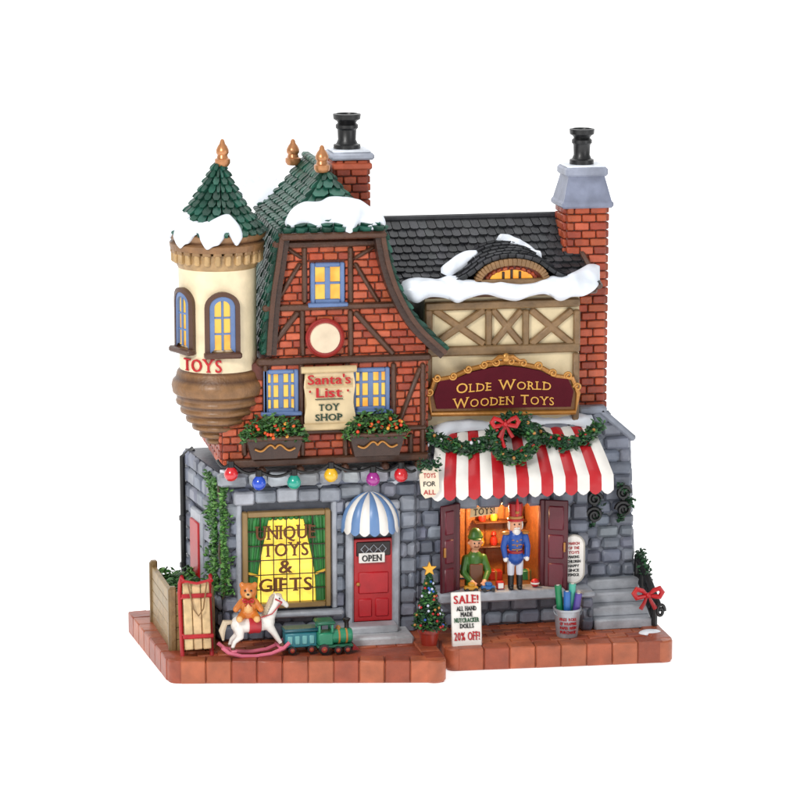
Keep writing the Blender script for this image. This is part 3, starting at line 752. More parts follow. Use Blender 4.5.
# slate roof
e0=P(392,291,-.08); e1=P(600,283,-.08); r0=P(372,219,.72); r1=P(563,217,.72)
zE=(e0.z+e1.z)/2; zRg=(r0.z+r1.z)/2; YE=-.08; YG=.72
def sroof(u,v):
    a=Vector((r0.x+(r1.x-r0.x)*u,YG,zRg)); b_=Vector((e0.x+(e1.x-e0.x)*u,YE,zE)); p=a.lerp(b_,v); p.z-=.05*math.sin(PI*v); return p
def sroofb(u,v):
    a=Vector((r0.x+(r1.x-r0.x)*u,YG,zRg)); b_=Vector((e0.x+(e1.x-e0.x)*u,1.42,zE)); return a.lerp(b_,v)
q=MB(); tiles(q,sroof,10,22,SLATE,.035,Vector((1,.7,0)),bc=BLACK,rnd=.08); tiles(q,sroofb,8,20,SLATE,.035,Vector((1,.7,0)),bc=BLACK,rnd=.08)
q.tube([(r0.x,YG,zRg+.01),(r1.x,YG,zRg+.01)],.035,SLATE[0],8)
srf=q.build('roof',MTILE,shop,ang=25)
g=[(YE+.06,zE-.05),(YG,zRg-.05),(1.36,zE-.05)]
for xx in (ux1-.05,ux0+.02):
    q=MB(); vs=[(xx,y,z) for y,z in g]+[(xx+.04,y,z) for y,z in g]; q.add(vs,[(0,1,2),(3,4,5),(0,1,4,3),(1,2,5,4),(2,0,3,5)],CREAM); q.build('gable_wall',PAINT,shop)
q=MB(); q.box(e0.x+.02,e1.x-.02,YE+.0,YR,zE-.1,zE-.02,TIMB2,.02); q.build('eave_board',MWOOD,srf)
for (ya,za_,yb,zb_) in((YE,zE,YG,zRg),(1.42,zE,YG,zRg)):
    q=MB(); a=Vector((e1.x,ya,za_-.03)); b_=Vector((r1.x+.0,yb,zb_-.03)); q.tube([a,b_],.035,TIMB2,6); q.build('verge_board',MWOOD,srf)
n_s=Vector((0,-(zRg-zE),YG-YE)).normalized()
ps=Vector((0,YE,zE))
snowpart(srf,[(400,282),(415,277),(435,279),(455,275),(475,282),(500,285),(530,284),(550,277),(566,277),(580,268),(592,263),(600,265)],[(400,292),(408,299),(418,303),(430,297),(445,298),(458,303),(470,298),(486,294),(500,298),(516,301),(532,296),(546,294),(560,301),(572,297),(584,296),(594,290),(600,282)],ps+Vector((0,-.01,.01)),n_s,h=.085,cols=110,m=14,ymin=YE-.04)
snowpart(srf,[(441,267),(452,258),(464,251),(479,251)],[(441,272),(450,275),(462,268),(479,257)],ps+n_s*.03,n_s,h=.06,cols=26)
snowpart(srf,[(496,239),(507,235),(520,241),(530,246),(542,258)],[(496,242),(507,247),(518,250),(527,256),(542,264)],ps+n_s*.03,n_s,h=.085,cols=26)
def roofz(y): 
    v=1-(y-YE)/(YG-YE); return zE+(zRg-zE)*(1-v)-.05*math.sin(PI*max(0,min(1,v)))
dc=P(511,281,-.03); dw=.35; dh=.2
dm=MB()
def hump(u,v):
    s_=2*u-1; hwid=dw+.3; x=s_*hwid; y=-.075+.5*(1-v); q_=abs(x)/(dw+.07)
    bz=(dh+.05)*(max(0,1-q_*q_))**.5 if q_<.8 else (dh+.05)*.6*max(0,1-(q_-.8)/.75)**1.8
    return Vector((dc.x+x,y,max(roofz(y)-.03,dc.z+bz+.2*(y+.075))))
tiles(dm,hump,6,16,SLATE,.03,Vector((dc.x,.25,dc.z-1.2)),bc=BLACK,rnd=.08)
dm.build('dormer_roof',MTILE,srf,ang=25,recalc=False)
f_=MB(); arc=[(dc.x+dw*math.cos(PI*i/24),dc.z+dh*math.sin(PI*i/24)) for i in range(25)]
f_.prism(arc,-.04,.2,hx('#7a3320'))
for i in range(24):
    a,b_=arc[i],arc[i+1]; f_.bar(a,b_,.07,-.11,-.0,hx('#8f6d48'),.006)
f_.box(dc.x-dw-.03,dc.x+dw+.03,-.11,.0,dc.z-.03,dc.z+.03,TAN,.012)
for i in range(1,12):
    a=PI*i/12; p=(dc.x+.275*math.cos(a),dc.z+.15*math.sin(a)); q2=(dc.x+.235*math.cos(a),dc.z+.115*math.sin(a)); f_.bar(p,q2,.05,-.06,-.0,pick(BRICK),.01)
for i in(-1,0,1): f_.box(dc.x+i*.085-.013,dc.x+i*.085+.013,-.065,-.0,dc.z+.02,dc.z+.12-.02*abs(i),TIMB,.004)
f_.build('dormer_window',MWOOD,srf)
p=MB(); ap=[(dc.x+.22*math.cos(PI*i/14),-.046,dc.z+.02+.095*math.sin(PI*i/14)) for i in range(15)]; p.add(ap,[tuple(range(15))],hx('#ffbe40')); p.build('dormer_pane',LIT,srf,smooth=False,recalc=False)
# right chimney
YC2=.3
zsh=P(590,412,YC2).z
c,x0,x1,z1=chimney(565,609,206,YC2,.4,zsh-.4)
rc=c.build('chimney',MBRICK,shop)
q=MB(); cg=hx('#868ca0')
zz1=P(586,168,YC2).z
cxm=(x0+x1)/2; cym=YC2+.2
def frust(mb,hw0,hd0,z0,hw1,hd1,z1_,col):
    vs=[(cxm+sx*hw0,cym+sy*hd0,z0) for sx,sy in((-1,-1),(1,-1),(1,1),(-1,1))]+[(cxm+sx*hw1,cym+sy*hd1,z1_) for sx,sy in((-1,-1),(1,-1),(1,1),(-1,1))]
    mb.add(vs,[(0,1,2,3),(4,5,6,7),(0,1,5,4),(1,2,6,5),(2,3,7,6),(3,0,4,7)],col)
q.box(x0-.04,x1+.04,YC2-.05,YC2+.45,z1-.02,z1+.05,cg,.02)
frust(q,.25,.23,z1+.045,.185,.17,zz1-.08,cg)
q.box(cxm-.22,cxm+.22,cym-.2,cym+.2,zz1-.09,zz1-.0,hx('#969bab'),.02); q.box(cxm-.2,cxm+.2,cym-.18,cym+.18,zz1-.005,zz1+.02,SNOW,.01)
q.build('chimney_cap',MSTONE,rc,ang=20); pot((cxm-.01,cym,0),zz1+.015,.82,rc)
# stone wing
YW=.22
wx=[P(a,b,YW) for a,b in((580,410),(604,410),(629,438),(635,610),(580,610))]
poly=[(p.x,p.z) for p in wx]; poly[3]=(poly[3][0],G-.01); poly[4]=(poly[0][0],G-.01)
w=MB(); w.prism(poly,YW,1.1,STONE[1])
wz0=G; wh=poly[1][1]-G; x_l=poly[0][0]
def spw(v):
    z=wz0+v
    if z>poly[2][1]: k=(z-poly[2][1])/(poly[1][1]-poly[2][1]); xr_=poly[2][0]+(poly[1][0]-poly[2][0])*k
    else: k=(z-G)/(poly[2][1]-G); xr_=poly[3][0]+(poly[2][0]-poly[3][0])*k
    return 0,xr_-x_l+.012
blocks(w,(x_l,YW,G),X,Z,-Yv,1,wh,.19,.14,SB['gap'],SB['dep'],SB['ch'],STONE,span=spw,jt=.007)
U2=Vector((poly[2][0]-poly[3][0],0,poly[2][1]-poly[3][1])).normalized(); N2=Vector((U2.z,0,-U2.x))
blocks(w,(poly[3][0],YW,G),Yv,U2,N2,.86,poly[2][1]-G,.2,.15,.008,.022,.018,STONE,jt=.005,wash=.95)
w.build('stone_wing',MSTONE,shop)
q=MB(); a=Vector((poly[1][0]-.05,0,poly[1][1]+.01)); b_=Vector((poly[2][0]+.05,0,poly[2][1]-.01))
q.bar((a.x,a.z),(b_.x,b_.z),.07,YW-.06,1.12,hx('#8a8f9b'),.02); q.box(poly[0][0]-.02,poly[1][0]+.02,YW-.06,YC2,poly[1][1]-.03,poly[1][1]+.05,hx('#8a8f9b'),.02)
q.build('wing_coping',MSTONE,shop)
# ---- striped awning
aw0=P(436,436,YR); aw1=P(590,420,YR); ab0=P(431,482,-.45); ab1=P(613,474,-.45)
zT=(aw0.z+aw1.z)/2; zB=(ab0.z+ab1.z)/2; nst=15
aw=MB(); 
def awn(u,v):
    xa=aw0.x+(aw1.x-aw0.x)*u; xb=ab0.x+(ab1.x-ab0.x)*u
    return Vector((xa+(xb-xa)*v,YR-.02+(-.45-YR)*v**.9,zT+(zB-zT)*v**1.25))
for k in range(nst):
    vs=[];fs=[];SG=4;RG=10;cc=[WHITE,hx('#bd1824')][k%2]
    for i in range(SG+1):
        u=(k+i/SG)/nst; pf=.012*math.sin(PI*i/SG)
        for j in range(RG+1): p=awn(u,j/RG)+Vector((0,-.6,.8))*pf; vs.append(p)
        p=awn(u,1); vs.append(p+Vector((0,-.015,-.10))); vs.append(p+Vector((0,-.015,-.15-.045*math.sin(PI*i/SG)))); vs.append(p+Vector((0,.01,-.15-.045*math.sin(PI*i/SG)))); vs.append(p+Vector((0,.02,-.03)))
    n=RG+5
    for i in range(SG):
        for j in range(n-1): q_=i*n+j; fs.append((q_,q_+1,q_+n+1,q_+n))
    aw.add(vs,fs,cc)
for u in(0,1):
    pts=[awn(u,j/8) for j in range(9)]; b_=awn(u,1)-Z*.15
    vs=pts+[b_,Vector((pts[0].x,YR,b_.z))]; aw.add(vs,[tuple(range(len(vs)))],WHITE)
aw.build('shop_awning',CLOTH,shop,recalc=False,ang=50)
q=MB(); nn_=Vector((0,-.5,.8))
snow(q,[(428,426),(450,420),(480,418),(515,416),(555,413),(592,414)],[(428,446),(440,442),(452,433),(470,430),(500,428),(530,425),(565,423),(598,430)],awn(.5,.12)+Vector((0,0,.02)),nn_,h=.05,cols=60)
q.build('awning_snow',MSNOW,shop,ang=80)
# ---- signboard
sg=MB(); YSg=.0
so=[(431,414),(428,398),(434,380),(452,377),(470,369),(490,364),(505,362),(522,364),(542,368),(556,376),(572,378),(578,393),(575,412)]
op=[P(a,b,YSg) for a,b in so]; cx_=sum(p.x for p in op)/len(op); cz_=sum(p.z for p in op)/len(op)
sign=thing('shop_sign','deep burgundy shop board in a curly gold frame above the striped awning','sign',(cx_,.05,cz_-.3))
sg.prism([(p.x,p.z) for p in op],YSg-.0,YR,hx('#7a5228'))
sg.tube([(p.x,YSg-.01,p.z) for p in op],.026,GOLD,8,True)
pxs=smoothpl([(p.x,p.z) for p in op[1:12]],8)
for t_ in(.03,.12,.21,.30,.39,.46,.54,.61,.70,.79,.88,.97):
    a=resamp(pxs,t_); s_=1 if t_<.5 else -1; pts=[]
    for i in range(20):
        an=i/19*2.6*PI+ (PI if s_>0 else 0)*1; rr=.042*(1-i/26); pts.append((a[0]+s_*rr*math.cos(an),YSg-.03,a[1]+.014+rr*math.sin(an)*1.0))
    sg.tube(pts,.0115,hx('#c9944c'),6)
tp=op[6]
for s_ in(-1,1): sg.tube([(tp.x,YSg-.04,tp.z+.05),(tp.x+s_*.07,YSg-.04,tp.z+.06),(tp.x+s_*.14,YSg-.04,tp.z+.015),(tp.x+s_*.2,YSg-.03,tp.z+.02)],[.03,.024,.016,.01],GOLD,8)
sg.ball((tp.x,YSg-.045,tp.z+.05),(.04,.025,.05),hx('#c9944c'))
sg.build('gold_frame',MGOLD,sign)
q=MB(); ip=[(cx_+(p.x-cx_)*.93,cz_-.0+(p.z-cz_)*.82) for p in op]; q.prism(ip,YSg-.03,YSg+.01,hx('#570f20')); q.build('board',DEEP,sign)
t=MB(); gc=hx('#dba84e')
for s_,py,ww in(('OLDE WORLD',386,98),('WOODEN TOYS',401,104)):
    pc=P(504,py,YSg-.03); 
    def arcm(p,pc=pc): p=Vector(p); p.z-= (p.x-pc.x)**2*.09; return p
    t.text(s_,pc.x,pc.z+.015,ww/100,.105,YSg-.03,gc,.01,True,arcm,0,small=.8)
t.build('lettering',LITTXT,sign)
# ================================================================ wall things on the left house
x0,x1,z0,z1=rect(303,369,356,426,-.22)
s_=thing('scroll_sign','cream parchment scroll sign hanging between the two lower brick-storey windows','sign',((x0+x1)/2,-.2,z0))
q=MB(); G_=10; vs=[];fs=[]
for i in range(G_+1):
    for j in range(G_+1):
        u=i/G_; v=j/G_; ex=.012*math.sin(v*11)
        vs.append((x0+.02+(x1-x0-.04)*u+ex*(1 if u>.5 else -1),-.235-.012*math.sin(v*PI*2),z0+(z1-z0)*v))
for i in range(G_):
    for j in range(G_): k=i*(G_+1)+j; fs.append((k,k+1,k+G_+2,k+G_+1))
q.add(vs,fs,hx('#dcc7a0')); q.box(x0+.02,x1-.02,-.225,-.18,z0,z1,hx('#c9b085'),.01)
q.tube([(x0-.02,-.24,z1),(x1+.0,-.24,z1)],.035,hx('#cdb68d'),12); q.tube([(x0+.0,-.25,z0),(x1+.03,-.25,z0)],.035,hx('#cdb68d'),12)
q.build('parchment',PAINT,s_,recalc=False)
t=MB()
for st_,py,ww,cc,sr in(("Santa's",379,42,RED,False),('List',392,25,RED,False),('TOY',407,20,hx('#24402c'),True),('SHOP',417,27,hx('#24402c'),True)):
    pc=P(329,py,-.25); t.text(st_,pc.x,pc.z,ww/100,.1 if cc==RED else .068,-.25,cc,.008,sr,None,.025)
pc=P(329,399,-.25); t.box(pc.x-.14,pc.x+.14,-.26,-.25,pc.z-.004,pc.z+.004,hx('#24402c'),.001)
for sx in(-1,1): t.ball((pc.x+sx*.19,-.255,pc.z+.08),.012,RED,8,6)
t.build('lettering',LITTXT,s_)
pc=P(325,338,YU-.06); q=MB(); ax=Matrix.Rotation(PI/2,4,'X')
q.lathe([(0,0),(.185,0),(.195,.01),(.195,.04),(.18,.055),(.17,.04),(0,.04)],(pc.x,YU-.03,pc.z),hx('#9a2a24'),32,axis=ax)
q.lathe([(0,.03),(.155,.03),(.145,.055),(0,.065)],(pc.x,YU-.03,pc.z),hx('#dccab0'),32,axis=ax)
tag(q.build('roundel',PAINT),'round cream plaque with red rim above the scroll sign','plaque')
def fbox(a,b,top,bot,lab):
    x0,x1,z0,z1=rect(a,top,b,bot,-.34)
    r_=thing('flower_box',lab,'flower box',((x0+x1)/2,-.26,z0),'flower boxes under the brick-storey windows')
    q=MB(); xm=(x0+x1)/2
    vs=[(x0+.06,-.34,z0),(x1-.06,-.34,z0),(x1-.06,-.17,z0),(x0+.06,-.17,z0),(x0,-.38,z1),(x1,-.38,z1),(x1,-.17,z1),(x0,-.17,z1)]
    q.add(vs,[(0,1,2,3),(4,5,6,7),(0,1,5,4),(1,2,6,5),(2,3,7,6),(3,0,4,7)],TIMB); q.box(x0-.01,x1+.01,-.4,-.17,z1-.03,z1+.01,TIMB2,.01); q.build('planter',MWOOD,r_,ang=20)
    q=MB()
    for s in(-1,1):
        pts=[(xm+s*(.0+.2*i/14),-.375,(z0+z1)/2+.045*math.sin(i/14*2*PI)*(1-i/20)) for i in range(15)]; q.tube(pts,.011,GOLD,6)
    q.build('gold_scroll',MGOLD,r_)
    q=MB()
    for i in range(620):
        u=random.uniform(-1,1); x=xm+u*(x1-x0+.1)/2; hgt=.22*(1-abs(u)**3)*random.random()
        q.leaf((x,-.28+random.uniform(-.14,.1),z1+hgt-.05*(random.random()<.3)),.03,pick(LEAF,.25))
    q.build('foliage',MLEAF,r_,smooth=False)
    for i in range(18):
        ballpart('berry',r_,(xm+random.uniform(-.9,.9)*(x1-x0)/2,-.39+random.uniform(-.03,.04),z1+random.uniform(.0,.15)),.018,random.choice([hx('#e0621e'),hx('#d9431e'),hx('#e7a13a')]))
fbox(246,303,437,459,'brown window box with green plants and orange berries under the left lower window')
fbox(349,405,433,456,'brown window box with green plants and orange berries under the right lower window')
r_=thing('string_lights','black wire of coloured christmas bulbs strung along the ledge over door and shop window','string lights',tuple(P(318,470,-.3)))
q=MB(); bl=[(231,470,'#c81e28'),(259,479,'#1f4fc0'),(294,478,'#1c9c88'),(331,471,'#e3b323'),(373,475,'#a0288a'),(401,471,'#c81e28')]
pts=[]; keys=[(217,460)]+[(a,b-8) for a,b,_ in bl]+[(418,468)]
for (a,b),(c,d_) in zip(keys[:-1],keys[1:]):
    for i in range(8):
        t_=i/8; pts.append(P(a+(c-a)*t_,b+(d_-b)*t_+6*math.sin(PI*t_),-.3))
q.tube(pts,.016,BLACK,6); q.build('wire',PAINT,r_)
for a,b,cc in bl:
    p=P(a,b,-.3); q=MB(); q.lathe([(0,.09),(.032,.09),(.036,.03),(.02,.02),(0,.02)],p,BLACK,12); sk=q.build('bulb_socket',PAINT,r_)
    q=MB(); q.lathe([(0,.035),(.03,.03),(.06,-.005),(.072,-.04),(.064,-.075),(.037,-.105),(.0,-.115)],p,hx(cc),16); q.build('bulb',GLOSS,sk)
q=MB()
stem=[Vector((xl-.01+.03*math.sin(k*.9),-.07,P(212,598-k*9,0).z)) for k in range(14)]
q.tube(stem,.012,hx('#4a3a22'),6)
for i in range(1150):
    t_=random.random(); py=478+116*t_; cl=.5+.5*math.sin(t_*19+1)
    wd=.05+.07*cl+(.05 if t_>.8 else 0)
    z=P(215,py,0).z; off=random.gauss(0,wd*.6)
    if off<0: p=Vector((xl,YS,z))+Us*min(.5,abs(off)*2.6)+Ns*random.uniform(.045,.08)
    else: p=Vector((xl+off*.7-.02,YS-random.uniform(.05,.09),z))
    q.leaf(p,.034,pick(IVY,.28))
tag(q.build('ivy',MLEAF,smooth=False),'green ivy climbing the left stone corner under the turret','ivy')
# ================================================================ garland, wreath on the awning
na=(awn(.5,.5+.01)-awn(.5,.5)).cross(X).normalized()
if na.z<0: na=-na
pa=awn(.5,.35)
gk=[(424,438),(440,446),(462,453),(482,447),(498,434),(528,432),(545,443),(565,448),(584,442),(598,430)]
q=MB(); ptsg=[]
for i in range(140):
    a=resamp(gk,i/139); p=PP(a[0],a[1],pa,na)+na*.06; ptsg.append(p)
q.tube(ptsg,.034,PINE[0],6)
for p in ptsg:
    for k in range(12): q.leaf(p+Vector([random.gauss(0,.032) for _ in range(3)]),.036,pick(PINE+[LEAF[1]],.25))
gr=thing('garland','dark green evergreen garland draped across the red and white awning','garland',tuple(ptsg[70]))
q.build('greenery',MLEAF,gr,smooth=False)
for i in range(0,140,7):
    ballpart('ornament',gr,ptsg[i]+na*.055+Vector((random.uniform(-.02,.02),0,random.uniform(-.02,.02))),.019,random.choice([RED,GOLD,hx('#d9d9e0')]))
wc=P(514,438,-.36); wr=thing('wreath','round evergreen wreath with red bow at the middle of the striped awning','wreath',tuple(wc))
tilt=Matrix.Translation(wc)@Matrix.Rotation(R(-12),4,'X')
q=MB(); q.M=tilt; q.tube([(.2*math.cos(a),0,.2*math.sin(a)) for a in [2*PI*i/30 for i in range(30)]],.045,PINE[0],8,True)
for i in range(1100):
    a=random.uniform(0,2*PI); r0_=.2+random.gauss(0,.035); q.leaf((r0_*math.cos(a),random.gauss(0,.03)-.01,r0_*math.sin(a)),.036,pick(PINE+[LEAF[1]],.25))
q.build('greenery',MLEAF,wr,smooth=False)
def bow(mb,c,s,col,M=None):
    mb.M=(M or Matrix())@Matrix.Translation(Vector(c))@Matrix.Scale(s,4)
    dk=tuple(x*.75 for x in col)
    for sx in(-1,1):
        pts=[(sx*x,-.02,z) for x,z in((.02,0),(.25,.2),(.5,.28),(.62,.1),(.5,-.1),(.25,-.06),(.04,-.02))]
        mb.tube(pts,[.05,.1,.12,.12,.12,.1,.05],col,8)
        mb.tube([(sx*.03,.0,-.02),(sx*.15,-.03,-.3),(sx*.32,-.02,-.6)],[.05,.08,.1],dk,8)
    mb.ball((0,-.06,0),(.12,.12,.12),col,10,7); mb.M=None
q=MB(); bow(q,(-.1,-.07,.14),.22,RED,tilt); 
q.tube([tilt@Vector((.14*math.cos(a)-.0,-.06,.16*math.sin(a))) for a in(PI*.6,PI*.8,PI,PI*1.2)],.018,RED,6)
q.build('bow',PAINT,wr)
for i in range(10): a=2*PI*i/10+.2; ballpart('ornament',wr,tilt@Vector((.2*math.cos(a),-.06,.2*math.sin(a))),.018,random.choice([RED,GOLD]))
pc=P(428,481,-.5); hs=thing('hanging_sign','small cream notice with dark green sprig hanging at the left end of the awning','sign',tuple(pc))
q=MB(); x0,x1,z0,z1=rect(419,466,439,498,-.5)
pl=[(x0+.02,z0+.05),(x0+.06,z0),(x1-.05,z0+.02),(x1,z0+.08),(x1-.01,z1-.03),(x1-.07,z1),(x0+.05,z1-.01),(x0,z1-.09)]
q.prism(pl,-.52,-.49,hx('#e6d8c2')); q.build('board',PAINT,hs)
t=MB()
for i,(s_,c) in enumerate((('TOYS',RED),('FOR',BLACK),('ALL',RED))): t.text(s_,(x0+x1)/2,z1-.09-.085*i,.12,.05,-.52,c,.006,False)
t.build('lettering',LITTXT,hs)
q=MB(); q.tube([((x0+x1)/2-.06,-.505,z1-.02),((x0+x1)/2,-.5,z1+.12),((x0+x1)/2+.06,-.505,z1-.02)],.007,BLACK,6); q.tube([((x0+x1)/2,-.5,z1+.12),((x0+x1)/2+.1,-.1,z1+.14)],.014,BLACK,6); q.build('bracket',PAINT,hs)
q=MB()
for i in range(110): q.leaf((x0+random.uniform(-.02,.22),-.53+random.uniform(-.02,.02),z1+random.gauss(.02,.03)),.025,pick(PINE,.2))
q.build('sprig',MLEAF,hs,smooth=False)
# ================================================================ shop window contents
zs=P(500,590,-.05).z
p=P(515,590,-.04); nm=thing('nutcracker_doll','blue coated nutcracker soldier doll with tall red hat standing on the shop counter','nutcracker doll',(p.x,-.04,zs))
Mx=Matrix.Translation((p.x,-.04,zs)); SK=hx('#eab08c'); CB=hx('#2456a8')
pr=[]
for s in(-1,1):
    pr+=[((s*.045,0,.03),.032,(s*.045,0,.15),.034,BLACK),((s*.045,-.03,.02),.026,(s*.045,0,.02),.03,BLACK),((s*.045,0,.17),.036,(s*.045,0,.33),.043,hx('#d8d8e2')),
    ((s*.1,0,.55),.036,(s*.125,-.005,.45),.032,CB),((s*.125,-.005,.45),.032,(s*.115,-.04,.36),.028,CB),((s*.112,-.045,.33),.026,(s*.112,-.045,.32),.024,WHITE)]
pr+=[((0,0,.34),.085,(0,0,.42),.07,CB),((0,0,.42),.07,(0,0,.55),.085,CB),((0,0,.58),.035,(0,0,.62),.035,SK),((0,0,.66),.068,(0,0,.7),.066,SK),((0,-.06,.665),.014,(0,-.07,.66),.014,SK)]
q=fuse(pr,.009,Mx); q.build('body',PAINT,nm)
q=MB();q.M=Mx; q.lathe([(0,.72),(.082,.72),(.085,.74),(.07,.75),(.066,.78),(.075,.86),(.07,.9),(0,.91)],(0,0,0),hx('#b8141c'),20); q.lathe([(.074,.735),(.078,.75),(.074,.77)],(0,0,0),GOLD,20)
q.tube([(0,-.07,.78),(0,-.085,.88),(0,-.07,.96)],[.012,.02,.008],hx('#d8242a'),8); q.ball((0,-.075,.82),.022,GOLD); q.build('hat',PAINT,nm)
q=MB();q.M=Mx; q.lathe([(0,-.0),(.03,.01),(.045,.04),(.03,.07),(0,.08)],(0,-.045,.57),WHITE,12); 
for s in(-1,1): q.ball((s*.062,.01,.67),(.02,.035,.055),WHITE,8,6); q.tube([(0,-.075,.655),(s*.03,-.07,.65)],[.01,.006],WHITE,6)
q.build('beard',PAINT,nm)
q=MB();q.M=Mx
for s in(-1,1): q.ball((s*.1,0,.59),(.045,.045,.02),GOLD); q.ball((s*.025,-.063,.69),.009,BLACK,8,6); 
for k in range(3): q.ball((0,-.083,.42+.05*k),.01,GOLD,8,6); q.tube([(-.05,-.07,.43+.05*k),(.05,-.07,.43+.05*k)],.006,GOLD,6)
q.lathe([(.078,.385),(.082,.39),(.082,.41),(.076,.415)],(0,0,0),hx('#a01820'),20); q.build('gold_trim',PAINT,nm)
p=P(474,585,.2); PYY=.2; Mx=Matrix.Translation((p.x,PYY,oz0+.05)); GR=hx('#4a7a34')
pm=thing('person','toymaker in green cap and brown apron bending over the shop counter','person',(p.x,PYY,oz0+.05))
pr=[((0,0,.02),.1,(0,-.01,.2),.095,GR),((0,-.01,.2),.095,(0,-.03,.3),.085,GR),((0,-.04,.37),.035,(0,-.05,.41),.035,SK),((0,-.06,.46),.064,(0,-.065,.49),.062,SK),((0,-.125,.46),.015,(0,-.132,.455),.015,SK)]
for s in(-1,1):
    pr+=[((s*.09,-.02,.3),.042,(s*.13,-.08,.17),.036,GR),((s*.13,-.08,.17),.034,(s*.07,-.19,.1),.027,GR),((s*.065,-.2,.095),.026,(s*.05,-.23,.085),.02,SK),((s*.06,-.06,.465),.016,(s*.07,-.06,.47),.016,SK)]
    for k in range(4): pr.append(((s*(.035+.012*k),-.235,.085),.009,(s*(.033+.013*k),-.262-.004*(k%2),.07),.008,SK))
    pr.append(((s*.035,-.22,.09),.009,(s*.02,-.235,.085),.008,SK))
q=fuse(pr,.008,Mx); q.build('body',PAINT,pm)
q=MB();q.M=Mx; q.lathe([(0,0),(.075,0),(.08,.02),(.07,.035),(.06,.07),(.035,.1),(0,.11)],(0,-.05,.515),GR,18); q.ball((0,-.12,.52),(.05,.04,.012),GR); q.build('cap',PAINT,pm)
q=MB();q.M=Mx
for s in(-1,1): q.ball((s*.058,-.03,.48),(.016,.03,.035),hx('#8a4a22'),8,6)
q.tube([(-.03,-.122,.44),(0,-.13,.443),(.03,-.122,.44)],[.004,.009,.004],hx('#8a4a22'),6); q.build('hair',PAINT,pm)
for s in(-1,1): q=MB();q.M=Mx; q.ball((s*.023,-.123,.478),.0085,BLACK,8,6); q.build('eye',PAINT,pm)
q=MB();q.M=Mx; q.cbox((0,-.105,.14),X,Z,Yv,.07,.12,.012,.01,hx('#7a4a28')); q.build('apron',PAINT,pm)
def goods(px,py,Y,kind,col,lab,z_=None,s=1.0):
    p=P(px,py,Y); b=Vector((p.x,Y,zs if z_ is None else z_))
    q=MB()
    if kind=='block':
        q.box(b.x-.04*s,b.x+.04*s,Y-.04*s,Y+.04*s,b.z,b.z+.08*s,col,.01); q.box(b.x-.028*s,b.x+.028*s,Y-.043*s,Y-.035*s,b.z+.012*s,b.z+.068*s,WHITE,.003); nm_='toy_block'
    elif kind=='ball':
        q.ball((b.x,Y,b.z+.045),.045,col); q.lathe([(.0455,-.008),(.0465,0),(.0455,.008)],(b.x,Y,b.z+.045),WHITE,18); nm_='toy_ball'
    elif kind=='gift':
        q.box(b.x-.07,b.x+.07,Y-.05,Y+.05,b.z,b.z+.1,col,.008); q.box(b.x-.012,b.x+.012,Y-.054,Y+.054,b.z+.0,b.z+.104,GOLD,.003); nm_='gift_box'
    else:
        q.box(b.x-.07,b.x+.07,Y-.035,Y+.035,b.z+.02,b.z+.06,col,.012); q.box(b.x-.03,b.x+.04,Y-.03,Y+.03,b.z+.055,b.z+.095,jit(col,.1),.012)
        for sx in(-1,1):
            for sy in(-1,1): q.lathe([(0,-.008),(.022,-.008),(.022,.008),(0,.008)],(b.x+sx*.045,Y+sy*.036,b.z+.022),BLACK,12,axis=Matrix.Rotation(PI/2,4,'X'))
        nm_='toy_car'
    tag(q.build(nm_,PAINT),lab,nm_.replace('_',' '))
goods(471,585,-.06,'car',hx('#d6a02e'),'yellow toy car on the shop counter near the left shutter')
goods(488,586,-.07,'car',hx('#2a6fb0'),'blue toy car on the shop counter beside the nutcracker')
goods(500,584,.0,'block',hx('#c22a2a'),'red toy block on the shop counter left of the nutcracker')
goods(535,586,-.0,'ball',hx('#c22a2a'),'red toy ball on the shop counter right of the nutcracker')
goods(495,570,.5,'gift',hx('#c23a2a'),'red gift box with gold band behind the counter between toymaker and nutcracker',oz0+.03)
goods(528,570,.45,'gift',hx('#3a8a5a'),'green gift box with gold band behind the counter right of the nutcracker',oz0+.03)
goods(460,560,.62,'block',hx('#2a6fb0'),'blue toy block on the inside floor behind the toymaker',oz0+.03,1.6)
YY=YR+DB-.08
for (u,lv,col,lb) in((.42,.35,'#e0b03a','yellow turned doll on the lower shelf inside the shop'),(.58,.35,'#c23a2a','red turned doll in the middle of the lower shelf inside the shop'),(.8,.35,'#3a8a4a','green turned doll at the right end of the lower shelf inside the shop'),
  (.44,.62,'#c23a2a','red turned doll at the left of the upper shelf inside the shop'),(.58,.62,'#e0b03a','yellow turned doll in the middle of the upper shelf inside the shop'),(.86,.62,'#2a6fb0','blue turned doll at the right end of the upper shelf inside the shop')):
    zz=oz0+(oz1-oz0)*lv+.027; xx=ox0+(ox1-ox0)*u; q=MB()
    q.lathe([(0,0),(.035,0),(.045,.04),(.03,.08),(.02,.085),(.032,.11),(.02,.14),(0,.145)],(xx,YY,zz),hx(col),12)
    tag(q.build('shelf_doll',PAINT),lb,'doll','dolls on the shelves inside the shop')
pc=P(484,512,.2); q=MB(); pl=[(pc.x-.15,pc.z-.05),(pc.x+.14,pc.z-.02),(pc.x+.15,pc.z+.08),(pc.x-.14,pc.z+.05)]; q.prism(pl,.19,.205,hx('#e6cf9a'))
bn=thing('toys_banner','cream banner reading toys hanging inside the open shop window','banner',(pc.x,.2,pc.z)); q.build('banner_cloth',PAINT,bn)
t=MB(); t.text('TOYS!',pc.x,pc.z+.015,.22,.07,.19,hx('#3a2412'),.006,True,lambda p:Vector((p.x,p.y,p.z+(p.x-pc.x)*.1)),.01); t.build('lettering',LITTXT,bn)
